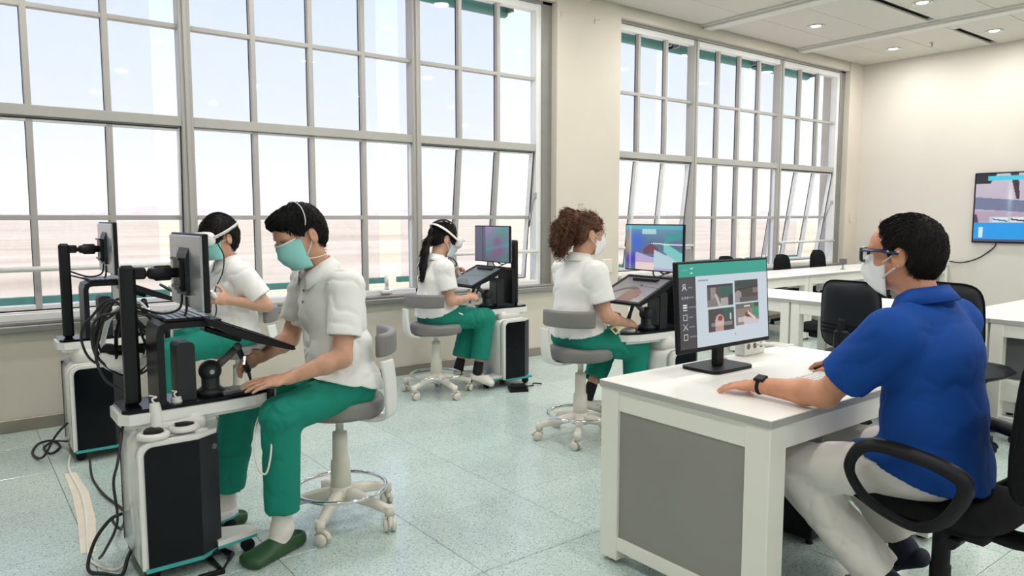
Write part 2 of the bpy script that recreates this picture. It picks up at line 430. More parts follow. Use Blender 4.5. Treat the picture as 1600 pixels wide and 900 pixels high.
# brown-grey metal skirting and the grey rail under the windows
mb = MB()
for x0, x1 in ((XL, 4.955), (5.86, 10.64)): mb.box(x0, x1, YF+0.005, YF+0.03, 0.0, 0.085, bev=0.004)
mb.box(4.94, 5.875, YF-0.014, YF+0.01, 0, 0.085, bev=0.004)
struct('baseboard_left', mb, 'baseboard')
struct('baseboard_back', MB().box(XR-0.014, XR, YB, YF, 0, 0.085, bev=0.004), 'baseboard')
for k, (x0, x1) in enumerate(((-0.16, 4.955), (5.86, 10.64))):
    mb = MB().box(x0, x1, YF-0.03, YF+0.12, 0.655, 0.700, bev=0.006).box(x0, x1, YF+0.0, YF+0.12, 0.700, 0.722, bev=0.004)
    struct('trim_%d' % (k+1), mb, 'frame_grey')
# shallow switch plate, hook and old fixings on the pier
pl = tag(obj('wall_plate', MB().box(5.60, 5.76, YF-0.012, YF+0.002, 0.80, 0.95, bev=0.004), 'cream_plastic'),
         'beige blank wall plate low on the pier between the windows', 'wall plate')
for (x, z, nm) in ((5.30, 1.47, 'low'), (5.04, 3.37, 'upper left'), (5.50, 3.37, 'upper right')):
    mb = MB().tube([(x-0.035, YF-0.004, z+0.03), (x-0.035, YF-0.004, z+0.075), (x+0.03, YF-0.004, z+0.075)], 0.004, n=6)
    tag(obj('wall_bracket', mb, 'wall'), 'thin painted wall bracket on the pier, ' + {'low':'just above the curly haired student','upper left':'near the ceiling by the large window','upper right':'near the ceiling by the far window'}[nm], 'bracket')
mb = MB().tube(spline([(10.78, YF-0.004, 1.47), (10.78, YF-0.012, 1.36), (10.785, YF-0.03, 1.335), (10.81, YF-0.035, 1.35)], 5), 0.007, n=6)
tag(obj('wall_hook', mb, 'wall'), 'small painted wall hook beside the far window corner', 'hook')

# ---------------------------------------------------------------- windows
YW = YF + 0.15
Z0, Z1, Z2, Z3, Z4 = 0.765, 1.40, 2.10, 2.78, 3.47
def window(name, bays, panes, x_frame, open_bays, angs):
    root = bpy.data.objects.new(name, None); COL.objects.link(root); root.location = (bays[0], YW, 0.72); root['_w'] = 1
    root['kind'] = 'structure'; root.empty_display_size = 0.1
    a, b = bays[0], bays[-1]
    mb = MB()
    for x0, x1 in ((x_frame[0], a-0.02), (b+0.03, x_frame[1])): mb.box(x0, x1, YW-0.07, YW+0.06, 0.70, 3.54, bev=0.004)
    mb.box(x_frame[0], x_frame[1], YW-0.07, YW+0.06, 3.505, 3.54, bev=0.004)
    obj('surround', mb, 'frame_grey', root)
    mb = MB()
    mb.box(a-0.03, a+0.03, YW-0.05, YW+0.05, 0.70, 3.51, bev=0.004); mb.box(b-0.03, b+0.035, YW-0.05, YW+0.05, 0.70, 3.51, bev=0.004)
    obj('jamb', mb, 'frame_white', root)
    obj('head_rail', MB().box(a, b, YW-0.045, YW+0.045, 3.44, 3.506, bev=0.004), 'frame_white', root)
    obj('sill_rail', MB().box(a, b, YW-0.06, YW+0.05, 0.70, 0.765, bev=0.004), 'frame_white', root)
    for x in bays[1:-1]:
        m1 = MB().box(x-0.042, x+0.042, YW-0.06, YW+0.06, 0.72, 3.50, bev=0.006)
        m1.box(x-0.014, x+0.014, YW-0.075, YW-0.058, 0.72, 3.50, bev=0.003)
        obj('mullion', m1, 'frame', root)
    bar_w = 0.019
    for k in range(len(bays)-1):
        x0, x1 = bays[k]+0.04, bays[k+1]-0.04
        n_ = panes[k]
        obj('transom', MB().box(x0, x1, YW-0.05, YW+0.05, Z2-0.036, Z2+0.036, bev=0.004), 'frame', root)
        cols = [x0+(x1-x0)*i/n_ for i in range(n_+1)]
        # upper fixed light
        obj('glazing_bar', MB().box(x0, x1, YW-0.028, YW+0.028, Z3-0.017, Z3+0.017, bev=0.003), 'frame', root)
        for x in cols[1:-1]:
            obj('glazing_bar', MB().box(x-bar_w, x+bar_w, YW-0.03, YW+0.03, Z2+0.036, 3.445, bev=0.003).box(x-bar_w-0.004, x-bar_w+0.001, YW+0.016, YW+0.026, Z2+0.036, 3.445, mi=1), ['frame', 'gasket'], root)
        for i in range(n_):
            for (za, zb) in ((Z2+0.036, Z3), (Z3, 3.445)):
                obj('pane', MB().box(cols[i]+0.004, cols[i+1]-0.004, YW+0.004, YW+0.010, za+0.004, zb-0.004), 'pane_glass', root)
        # lower light: a top-hung sash or fixed
        zt, zb_ = Z2-0.040, Z0+0.004
        off = (0.0, YW, zt)
        def L(mb): return mb.xf(Matrix.Translation((-off[0], -off[1], -off[2])))
        is_open = k in open_bays
        m1 = MB()
        if is_open:
            fw = 0.022
            m1.box(x0+0.004, x0+fw, YW-0.025, YW+0.025, zb_, zt, bev=0.003); m1.box(x1-fw, x1-0.004, YW-0.025, YW+0.025, zb_, zt, bev=0.003)
            m1.box(x0+fw, x1-fw, YW-0.025, YW+0.025, zt-0.028, zt, bev=0.003); m1.box(x0+fw, x1-fw, YW-0.025, YW+0.025, zb_, zb_+0.04, bev=0.003)
            m1.box(x0+0.004, x0+0.010, YW+0.024, YW+0.034, zb_, zt, mi=1); m1.box(x1-0.010, x1-0.004, YW-0.032, YW+0.034, zb_, zt, mi=1)
            m1.box(x0+fw, x1-fw, YW-0.030, YW-0.024, zt-0.012, zt-0.002, mi=1); m1.box(x0+fw, x1-fw, YW-0.030, YW-0.024, zb_, zb_+0.010, mi=1)
        else:
            m1.box(x0, x0+0.012, YW-0.02, YW+0.02, zb_, zt, bev=0.002); m1.box(x1-0.012, x1, YW-0.02, YW+0.02, zb_, zt, bev=0.002)
            m1.box(x0, x1, YW-0.02, YW+0.02, zt-0.012, zt, bev=0.002)
        sash = obj('sash', L(m1), ['frame_white', 'gasket'], root)
        sash.location = Vector(off) - Vector(root.location)
        if is_open: sash.rotation_euler = (math.radians(angs[open_bays.index(k)]), 0, 0)
        obj('glazing_bar', L(MB().box(x0+0.01, x1-0.01, YW-0.026, YW+0.026, Z1-0.017, Z1+0.017, bev=0.003)), 'frame', sash)
        for x in cols[1:-1]:
            obj('glazing_bar', L(MB().box(x-bar_w, x+bar_w, YW-0.028, YW+0.028, zb_, zt, bev=0.003).box(x-bar_w-0.004, x-bar_w+0.001, YW+0.016, YW+0.026, zb_, zt, mi=1)), ['frame_white' if is_open and bays[0] > 5 else 'frame', 'gasket'], sash)
        for i in range(n_):
            for (za, zb) in ((zb_, Z1), (Z1, zt)):
                obj('pane', L(MB().box(cols[i]+0.004, cols[i+1]-0.004, YW+0.004, YW+0.010, za+0.004, zb-0.004)), 'pane_glass', sash)
        if is_open:
            ang = math.radians(angs[open_bays.index(k)])
            for xx in (x0-0.006, x1+0.006):
                zz = 1.62; L1 = zt-1.30
                p1 = (xx, YW-0.03, zz); p2 = (xx, YW+math.sin(ang)*L1-0.02, zt-math.cos(ang)*L1)
                m2 = MB().tube([p1, p2], 0.007, n=6); m2.box(xx-0.012, xx+0.012, YW-0.055, YW-0.02, zz-0.03, zz+0.03, bev=0.004)
                obj('stay_arm', m2, 'steel', root)
            m2 = MB().cyl((x0-0.01, YW-0.075, 1.06), (x1+0.02, YW-0.075, 1.06), 0.018, n=12)
            for xx in (x0+0.03, x1-0.03): m2.box(xx-0.01, xx+0.01, YW-0.08, YW-0.02, 1.02, 1.05, bev=0.003)
            obj('guard_rail', m2, 'white_plastic', root)
            xx = x0+0.10
        else:
            xx = x1-0.30
        # lever handle on the bottom rail
        m2 = MB().box(xx-0.055, xx+0.055, YW-0.10, YW-0.055, 0.735, 0.768, bev=0.008).box(xx-0.022, xx+0.022, YW-0.095, YW-0.06, 0.765, 0.80, bev=0.01)
        m2.tube([(xx, YW-0.08, 0.79), (xx-0.006, YW-0.085, 0.85), (xx-0.012, YW-0.09, 0.90)], 0.016, n=10, rs=[0.014, 0.019, 0.012])
        obj('handle', m2, 'white_plastic', root)
    return root
window('window_1', [-0.03, 1.458, 3.391, 4.80], [3, 4, 3], (-0.16, 4.955), [0, 2], [3.0, 6.0])
window('window_2', [5.78, 7.25, 9.05, 10.50], [3, 4, 3], (5.70, 10.64), [0, 2], [6.5, 8.5])

# outdoor roller screens, one per bay
def roller(x0, x1, label):
    t = thing('roller_screen', label, 'roller screen', ((x0+x1)/2, 6.28, 0.78), world=True, group='outdoor roller screens')
    y = 6.28
    obj('tube', MB().cyl((x0, y, 3.525), (x1, y, 3.525), 0.065, n=16), 'green_bar', t)
    obj('fabric', MB().box(x0+0.05, x1-0.06, y+0.04, y+0.0415, 0.82, 3.53), 'screen_fabric', t)
    obj('bottom_bar', MB().box(x0, x1, y+0.02, y+0.062, 0.775, 0.83, bev=0.006), 'green_bar', t)
    for x in (x0, x1-0.02): obj('end_bracket', MB().box(x, x+0.02, YF+0.425, y+0.07, 3.49, 3.66, bev=0.004), 'steel', t)
roller(-0.02, 1.40, 'sheer outdoor roller screen with green bottom bar behind the leftmost window bay')
roller(1.52, 3.33, 'sheer outdoor roller screen with green bottom bar behind the bay of the bending student')
roller(3.45, 4.74, 'sheer outdoor roller screen with green tube behind the bay of the ponytailed headset wearer')
roller(5.84, 7.19, 'sheer outdoor roller screen outside the far window bay next to the pier')
roller(7.31, 8.99, 'sheer outdoor roller screen outside the wide middle bay of the far window')
roller(9.11, 10.44, 'sheer outdoor roller screen outside the far window bay next to the television wall')
# white ledge outside the sill and the dry land beyond
struct('trim_3', MB().box(-1.0, 11.5, YF+0.42, 6.75, 0.50, 0.56), 'frame_white')
struct('ground', MB().box(-900, 2200, 14, 2600, -9.5, -9.0), 'dry_land')
rnd = random.Random(3)
mb = MB(); N = 60
top = [(-1400+i*90, 6+26*abs(math.sin(i*0.37)+0.5*math.sin(i*0.91+1))+6*rnd.random()) for i in range(N)]
vs = [(x, 2300, -9) for x, h in top] + [(x, 2420, -9+h*0.95) for x, h in top] + [(x, 2560, -9) for x, h in top]  # faint hills, their height raised to stand in for haze on the horizon
fs = [(r*N+i, r*N+i+1, (r+1)*N+i+1, (r+1)*N+i) for r in range(2) for i in range(N-1)]
mb.add(vs, fs, 0, True)
struct('hills', mb, 'hills')

# ---------------------------------------------------------------- ceiling
ce = struct('ceiling', MB().box(XL-0.2, XR+0.2, YB-0.2, YF+0.4, ZC+0.06, ZC+0.25), 'slot_grey')
bands = [(x+0.30, x+2.0) for x in (-2.83, -0.83, 1.17, 3.17, 5.17, 7.17)] + [(9.47, XR)]
def panel_mesh(w, d): return MB().box(-w/2, w/2, -d/2, d/2, -0.012, 0.012, bev=0.003).mesh('panel', ['ceiling'])
pm = {}
for (bx0, bx1) in bands:
    bx0 = max(bx0, XL)
    y = YF-0.01; k = 0
    while y > YB+0.1:
        d = 0.565; yb = max(y-d, YB)
        w = bx1-bx0-0.006; key = (round(w,3), round(y-yb-0.006,3))
        if key not in pm: pm[key] = panel_mesh(*key)
        shared('panel', pm[key], ce, ((bx0+bx1)/2, (y+yb)/2, ZC+0.006))
        y = yb; k += 1
        if k % 3 == 0 and y > YB+0.5:
            # black ventilation slot with a light lip, over the far two thirds of the panel
            mb = MB().box(bx0+0.02, bx0+0.3, y-0.105, y-0.003, ZC-0.004, ZC+0.014, bev=0.003)
            if k == 3 or k == 6: obj('filler', mb, 'ceiling', ce)
            mb = MB().box(bx0+0.3, bx1-0.04, y-0.105, y-0.003, ZC+0.03, ZC+0.05, mi=0)
            mb.box(bx0+0.3, bx1-0.04, y-0.112, y-0.096, ZC-0.008, ZC+0.05, mi=1); mb.box(bx1-0.06, bx1-0.03, y-0.11, y, ZC-0.006, ZC+0.05, mi=1)
            obj('air_slot', mb, ['slot_black', 'beam'], ce)
            y -= 0.108
for x in (-0.83, 1.17, 3.17, 5.17, 7.17, 9.17):
    obj('beam', MB().box(x+0.075, x+0.225, YB, YF+0.01, ZC-0.045, ZC+0.05, bev=0.008), 'beam', ce)
    for s in range(3):
        for xx in (x+0.008+s*0.024, x+0.238+s*0.024):
            obj('louvre', MB().box(xx, xx+0.009, YB, YF, ZC-0.012-0.004*s if xx > x+0.15 else ZC-0.024+0.004*s, ZC+0.05), 'beam', ce)
# recessed downlights (each carries its own lamp); those out of view added to light the room
seen = {(8.31, 4.90): 'second from the television wall, nearest the windows', (10.22, 4.92): 'over the corner by the television wall',
        (10.20, 3.71): 'above the television', (8.29, 3.69): 'cut by the upper edge of the photo'}
ring = MB().lathe([(0.098, 0.0), (0.102, -0.006), (0.088, -0.010), (0.082, -0.004), (0.080, 0.01)], n=32).mesh('ring', ['white_plastic'])
bowl = MB().lathe([(0.080, 0.0), (0.066, 0.004), (0.060, 0.007)], n=28).mesh('reflector', ['lamp_reflector'])
bulb = MB().lathe([(0.060, 0.0), (0.050, -0.004), (0.02, -0.006)], n=24).mesh('bulb', ['lamp_glow'])
def downlight(x, y, label):
    t = thing('ceiling_light', label, 'ceiling light', (x, y, ZC-0.007), group='recessed ceiling downlights')
    shared('ring', ring, t); shared('reflector', bowl, t); shared('bulb', bulb, t, (0, 0, -0.001))
    ld = bpy.data.lights.new('lamp', 'AREA'); ld.shape = 'DISK'; ld.size = 0.15; ld.energy = LAMP_WATTS; ld.color = (1.0, 0.975, 0.94)
    l = bpy.data.objects.new('lamp', ld); COL.objects.link(l); l.parent = t; l.location = (0, 0, -0.014)
for x in (0.3, 2.3, 4.3, 6.3, 8.3, 10.22):
    for y in (4.90, 3.70, 1.3, -1.1, -3.5):
        lab = None
        for (sx_, sy_), s in seen.items():
            if abs(sx_-x) < 0.1 and abs(sy_-y) < 0.1: lab = 'round recessed ceiling downlight ' + s
        downlight(x, y, lab or 'round recessed ceiling downlight outside the picture, added to light the nearer part of the room')
t = thing('sprinkler_head', 'small grey sprinkler head hanging from the ceiling panels near the television wall', 'sprinkler', (10.27, 4.43, ZC-0.005))
obj('rose', MB().lathe([(0.035, 0.0), (0.030, -0.006), (0.014, -0.010)], n=18), 'steel', t)
obj('nozzle', MB().cyl((0,0,-0.01), (0,0,-0.045), 0.010, n=10).lathe([(0.004,-0.045),(0.024,-0.048),(0.024,-0.052)], n=14), 'steel', t)

# ---------------------------------------------------------------- television on the end wall
t = thing('television', 'flat wall television with blue banner and dental picture on the end wall', 'television', (10.97, 3.45, 1.06), world=True)
obj('case', MB().box(10.955, 10.999, 2.55, 4.09, 1.065, 1.99, bev=0.006), 'black_plastic', t)
def tv_pic(U, V):
    c = np.zeros(U.shape+(3,))
    c[:] = np.array([196,184,202]) + (V[...,None]-0.5)*np.array([30,30,20])
    band = (V > 0.48-0.12*U) & (V < 0.66-0.16*U+0.0); c[band] = (120,128,160)
    mid = (V > 0.30) & (V <= 0.44); c[mid] = c[mid]*0.92+np.array([10,0,0])
    dark = (V > 0.86-0.9*(0.16-U)*0+0.75*(U-0.16)*0.0) & (U < 0.10+0.35*(V-0.82)); c[dark] = (30,38,48)
    low = (U < 0.02+0.12*(0.40-V)) & (V < 0.40); c[low] = (90,70,80)
    tip = (np.abs(U-(0.30+0.10*(0.93-V))) < 0.012+0.05*(V-0.62)) & (V > 0.62); c[tip] = (62,52,58)
    gl = np.exp(-((U-0.27)/0.02)**2)*np.clip(1-np.abs(V-0.6)/0.35, 0, 1); c += gl[...,None]*np.array([40,50,40])
    top = (V > 0.90) & (V < 0.965) & (U > 0.09); c[top] = (70,215,240)
    bl = V < 0.275; c[bl] = (28,160,240)
    st = bl & ((np.abs(U-(0.50-0.25*V)) < 0.006) | (np.abs(U-(0.53-0.25*V)) < 0.004)); c[st] = (120,200,250)
    ic = (U > 0.04) & (U < 0.075) & (V > 0.06) & (V < 0.21); c[ic] = (225,240,250)
    tr = (V > 0.275) & (V < 0.37) & (U > 0.12); c[tr] = (200,205,220)
    for q in range(6):
        x0 = 0.145+q*0.14
        cell = (V > 0.285) & (V < 0.355) & (U > x0) & (U < x0+0.115); c[cell] = (238,240,246)
        ln = cell & (np.abs(V-(0.33-0.25*(U-x0))) < 0.012); c[ln] = (40,150,160) if q % 2 == 0 else (60,70,80)
    rd = (U-0.545)**2+((V-0.53)*0.6)**2; c[(rd < 0.0026)] = (130,30,40); c[(rd < 0.0016)] = (225,190,185)
    c[V < 0.03] = (90,80,110)
    return c
M = Matrix.Translation((10.9545, 3.32, 1.53)) @ Matrix.Rotation(-PI/2, 4, 'Z')
picture('screen', 1.50, 0.885, 150, 90, tv_pic, 'display', t, M)
mb = MB().tube(spline([(10.97, 3.80, 1.07), (10.98, 3.83, 1.00), (10.985, 4.0, 0.86), (10.985, 4.2, 0.79), (10.985, 4.36, 0.80)], 8), 0.008, n=6)
tag(obj('television_cable', mb, 'cable_black'), 'black cable hanging from the television to the corner desk', 'cable')
# ================================================================ DESKS
def desk(x0, x1, y0, y1, label, panel_x0=False, modesty=None, h=0.75, group='white desks', leg=0.075, legs=(1,1,1,1)):
    t = thing('desk', label, 'desk', ((x0+x1)/2, (y0+y1)/2, 0), world=True, group=group)
    mb = MB().box(x0, x1, y0, y1, h-0.030, h, bev=0.0025)
    top = obj('tabletop', mb, ['desk_white', 'desk_edge'], t)
    me = top.data
    for p in me.polygons:
        if abs(p.normal.z) < 0.5: p.material_index = 1
    i = 0.006; zt = h-0.030
    for k, (lx, ly) in enumerate(((x0+i, y0+i), (x1-leg-i, y0+i), (x0+i, y1-leg-i), (x1-leg-i, y1-leg-i))):
        if not legs[k]: continue
        l = obj('leg', MB().box(lx, lx+leg, ly, ly+leg, 0.018, zt, bev=0.003), 'desk_frame', t)
        obj('foot_glide', MB().lathe([(0.022, 0.0), (0.022, 0.012), (0.010, 0.019)], (lx+leg/2, ly+leg/2, 0), n=14), 'black_plastic', l)
    a = 0.085
    for (bx0, bx1, by0, by1) in ((x0+leg, x1-leg, y0+i+0.008, y0+i+0.03), (x0+leg, x1-leg, y1-i-0.03, y1-i-0.008),
                                 (x0+i+0.008, x0+i+0.03, y0+leg, y1-leg), (x1-i-0.03, x1-i-0.008, y0+leg, y1-leg)):
        obj('apron', MB().box(bx0, bx1, by0, by1, zt-a, zt, bev=0.002), 'desk_frame', t)
    for (bx0, bx1) in ((x0+i+0.004, x0+i+0.05), (x1-i-0.05, x1-i-0.004)):
        obj('stretcher', MB().box(bx0, bx1, y0+leg, y1-leg, 0.06, 0.115, bev=0.002), 'desk_frame', t)
    if panel_x0:
        obj('side_panel', MB().box(x0+i+0.014, x0+i+0.03, y0+leg, y1-leg, 0.115, zt-a, bev=0.001), 'desk_panel', t)
    if modesty == 'y1':
        obj('modesty_panel', MB().box(x0+leg, x1-leg, y1-i-0.05, y1-i-0.032, 0.16, zt-a, bev=0.001), 'modesty', t)
    if modesty == 'x1':
        obj('modesty_panel', MB().box(x0+0.075, x0+0.093, y0+leg, y1-leg, 0.36, zt-a, bev=0.001), 'modesty', t)
        obj('cable_tray', MB().box(x0+0.02, x0+0.04, y0+leg, y1-leg, 0.22, 0.36, bev=0.002), 'desk_frame', t)
    return t
teacher_desk = desk(2.065, 3.39, 1.32, 2.105, 'white desk with grey end panel at which the man in the blue polo sits', panel_x0=True, modesty='y1', leg=0.095)
desk(5.34, 6.00, 3.29, 4.00, 'white desk behind the teacher monitor, left end of the middle row')
desk(5.34, 6.00, 1.865, 3.285, 'white desk in the middle row behind the first black chair')
desk(5.34, 6.00, 0.50, 1.860, 'white desk with dark panel at the right edge, behind the man in blue', modesty='x1')
desk(6.01, 7.36, 1.40, 2.13, 'white desk joined behind the row at the right edge below the television')
desk(6.45, 7.80, 4.56, 5.22, 'white desk of the row under the far window, nearest the monitors')
desk(7.805, 9.16, 4.56, 5.22, 'white desk of the row under the far window carrying the grey socket post')
desk(9.165, 10.29, 4.56, 5.22, 'white desk of the row under the far window, its far end by the wall')
desk(10.295, 10.97, 4.36, 5.22, 'white corner desk where the television cable ends, behind the head of the man in blue')

t = thing('socket_post', 'grey desktop socket box on a thin post, on the far white desk', 'socket', (8.93, 4.78, 0.75))
obj('base_plate', MB().lathe([(0.03, 0), (0.03, 0.006), (0.014, 0.010)], n=16), 'steel', t)
obj('post', MB().cyl((0,0,0.008), (0,0,0.07), 0.011, n=10), 'steel', t)
obj('socket_box', MB().box(-0.035, 0.035, -0.035, 0.035, 0.065, 0.135, bev=0.006), 'mid_grey', t)

# ================================================================ CASTERS, STOOLS, CHAIRS
def caster_mesh(matn, r=0.028, w=0.022):
    mb = MB()
    for s in (-1, 1):
        mb.lathe([(0.006, -w*0.45), (r*0.9, -w*0.45), (r, -w*0.25), (r, w*0.25), (r*0.9, w*0.45), (0.006, w*0.45)], (0.012, s*0.017, r), n=18, axis='y')
    mb.cyl((0.012, -0.03, r), (0.012, 0.03, r), 0.006, n=8)
    pts = [(0.012+ (r+0.006)*math.cos(a), 0, r+(r+0.006)*math.sin(a)) for a in np.linspace(0.1, PI-0.3, 8)]
    mb.tube(pts, 0.010, n=8)
    mb.cyl((0, 0, r*1.6), (0, 0, 0.085), 0.011, n=10)
    return mb.mesh('caster', [matn])
CASTER_W = caster_mesh('cream_plastic'); CASTER_B = caster_mesh('black_plastic')
def star_leg_mesh(matn, R, z0, z1, w):
    """one curved leg of a five star base along +x"""
    secs = []
    for r, z, hw, hh in ((0.02, z0, w*1.25, 0.030), (0.08, z0-0.004, w*1.1, 0.026), (R*0.55, (z0+z1)/2+0.006, w*0.95, 0.021), (R*0.85, z1+0.008, w*0.8, 0.018), (R, z1, w*0.75, 0.017)):
        secs.append([(r, hw*c, z+hh*s) for c, s in ((-1,-0.6),(-0.8,-1),(0.8,-1),(1,-0.6),(0.9,0.5),(0.5,1),(-0.5,1),(-0.9,0.5))])
    vs = [p for s in secs for p in s]; n = 8
    fs = [(j*n+i, j*n+(i+1)%n, (j+1)*n+(i+1)%n, (j+1)*n+i) for j in range(len(secs)-1) for i in range(n)]
    fs += [tuple(range(n))[::-1], tuple((len(secs)-1)*n+i for i in range(n))]
    mb = MB().add(vs, fs, 0, True)
    mb.cyl((R, 0, z1-0.030), (R, 0, z1+0.016), 0.022, n=14)
    return mb.mesh('leg', [matn])
LEG_W = star_leg_mesh('cream_plastic', 0.265, 0.135, 0.095, 0.026)
LEG_B = star_leg_mesh('black_plastic', 0.29, 0.12, 0.085, 0.022)
RIM = [(0.0,0.0)]
def stool(x, y, label, rest_ang, turn, hs, rest_up=0.0):
    """hs: height of the top of the seat; rest_ang: direction of the backrest pad (deg)"""
    t = thing('stool', label, 'stool', (x, y, 0), group='grey student stools with chrome foot rings')
    obj('hub', MB().lathe([(0.03, 0.085), (0.052, 0.095), (0.055, 0.15), (0.046, 0.17)], n=20), 'cream_plastic', t)
    rr = random.Random(int(x*100))
    for k in range(5):
        a = math.radians(turn+72*k)
        l = shared('leg', LEG_W, t, (0,0,0), (0,0,a))
        shared('caster', CASTER_W, l, (0.265, 0, 0), (0,0, rr.uniform(0, 6.28)))
    z_r = 0.205
    ringp = [(0.205*math.cos(i*2*PI/48), 0.205*math.sin(i*2*PI/48), z_r-0.045) for i in range(48)]
    obj('foot_ring', MB().tube(ringp, 0.0095, n=10, closed=True), 'chrome', t)
    zb = hs-0.085
    obj('column', MB().lathe([(0.047, 0.13), (0.046, 0.22), (0.043, 0.285), (0.036, 0.29), (0.034, 0.39), (0.033, 0.42), (0.018, 0.422), (0.018, zb-0.03), (0.028, zb-0.025), (0.05, zb)], n=24), 'cream_plastic', t)
    R = 0.205
    obj('seat', MB().lathe([(0.06, zb-0.004), (R-0.03, zb-0.002), (R-0.006, zb+0.006), (R, zb+0.022), (R, zb+0.06), (R-0.008, zb+0.076), (R-0.03, zb+0.085), (R*0.4, zb+0.088), (0.01, zb+0.087)], n=48), 'vinyl_grey', t)
    a0 = math.radians(rest_ang)
    # white arm rising from under the seat to the pad
    path = []
    for q, (r, z, da) in enumerate(((0.10, zb-0.010, 0.10), (0.18, zb-0.012, 0.10), (0.245, zb+0.004, 0.08), (0.268, zb+0.05, 0.05), (0.268, zb+0.14, 0.0), (0.262, zb+0.21, -0.05))):
        path.append((r*math.cos(a0-0.55+da), r*math.sin(a0-0.55+da), z+(rest_up if q > 3 else 0)))
    P_ = spline(path, 5); mb = MB(); vs = []
    for i, p in enumerate(P_):
        aa = math.atan2(p.y, p.x); tdir = Vector((-math.sin(aa), math.cos(aa), 0))
        d = (P_[min(i+1, len(P_)-1)]-P_[max(i-1, 0)]).normalized(); nn = tdir.cross(d).normalized()
        w = 0.045
        for (s1, s2) in ((-1,-0.6),(-0.8,-1),(0.8,-1),(1,-0.6),(1,0.6),(0.8,1),(-0.8,1),(-1,0.6)): vs.append(p+tdir*(w*s1)+nn*(0.010*s2))
    n = 8; k = len(P_)
    fs = [(j*n+i, j*n+(i+1)%n, (j+1)*n+(i+1)%n, (j+1)*n+i) for j in range(k-1) for i in range(n)] + [tuple(range(n))[::-1], tuple((k-1)*n+i for i in range(n))]
    obj('backrest_arm', mb.add(vs, fs, 0, True), 'white_plastic', t)
    # curved pad
    mb = MB(); vs = []; S = 22; span = math.radians(86); zc = hs+0.19+rest_up; Rp = 0.245
    prof = rrect(-0.02, 0.02, -0.052, 0.052, 0.017, 4)
    n = len(prof)
    for i in range(S+1):
        f = i/S; aa = a0-span/2+span*f
        e_ = min(f, 1-f)*S; sc_ = min(1, 0.55+0.25*e_)
        for (pr, pz) in prof: vs.append(((Rp+pr*sc_)*math.cos(aa), (Rp+pr*sc_)*math.sin(aa), zc+pz*(0.9+0.1*sc_)))
    fs = [(j*n+i, j*n+(i+1)%n, (j+1)*n+(i+1)%n, (j+1)*n+i) for j in range(S) for i in range(n)] + [tuple(range(n))[::-1], tuple(S*n+i for i in range(n))]
    obj('backrest', mb.add(vs, fs, 0, True), 'vinyl_grey', t)
    obj('lever', MB().tube([(0.03, 0.02, zb-0.03), (0.12, 0.07, zb-0.035), (0.17, 0.10, zb-0.02)], 0.005, n=6).tube([(0.15, 0.088, zb-0.028), (0.19, 0.112, zb-0.014)], 0.010, n=8), 'black_plastic', t)
    return t
stool(1.385, 3.10, 'grey padded stool under the bending student in front, green clogs at its foot', -28, 10, 0.595, 0.055)
stool(3.04, 4.94, 'grey padded stool under the ponytailed student with the headset', 180+30, -18, 0.575)
stool(3.14, 3.37, 'grey padded stool under the curly haired student, partly behind the white desk', 180+24, 8, 0.600)
stool(1.50, 4.95, 'grey padded stool under the headset wearer at the left window, mostly hidden', -20, 30, 0.575)

def curved_pad(w, h, th, bend, r=0.06, nx=14, nz=10, taper=0.0, mi=0, puff=0.012):
    """upright cushion in local XZ, thickness along Y, bent so that the sides come forward (+Y)"""
    mb = MB(); vs = []
    outline = lambda u, v: (u, v)
    def P_(u, v, side):
        # superellipse rounding of corners
        uu, vv = u*2-1, v*2-1
        k = 4.5
        m_ = max(abs(uu), abs(vv)); 
        if m_ > 1e-6:
            q = (abs(uu/m_)**k+abs(vv/m_)**k)**(-1/k); uu, vv = uu*q, vv*q
        x = uu*w/2*(1-taper*(vv*0.5+0.5)); z = vv*h/2
        ed = max(0.0, 1-m_**6)
        y = bend*(uu*uu) + side*(th/2*ed**0.5 + puff*ed*(1-m_*m_))
        return (x, y, z)
    for side in (-1, 1):
        for j in range(nz+1):
            for i in range(nx+1): vs.append(P_(i/nx, j/nz, side))
    n1 = (nx+1)*(nz+1); fs = []
    for s in (0, 1):
        for j in range(nz):
            for i in range(nx):
                a = s*n1+j*(nx+1)+i; f = (a, a+1, a+nx+2, a+nx+1); fs.append(f if s == 0 else f[::-1])
    border = [(i, 0) for i in range(nx)]+[(nx, j) for j in range(nz)]+[(nx-i, nz) for i in range(nx)]+[(0, nz-j) for j in range(nz)]
    ids = [j*(nx+1)+i for i, j in border]
    for q in range(len(ids)):
        a, b = ids[q], ids[(q+1) % len(ids)]; fs.append((b, a, a+n1, b+n1))
    mb.add(vs, fs, mi, True); return mb
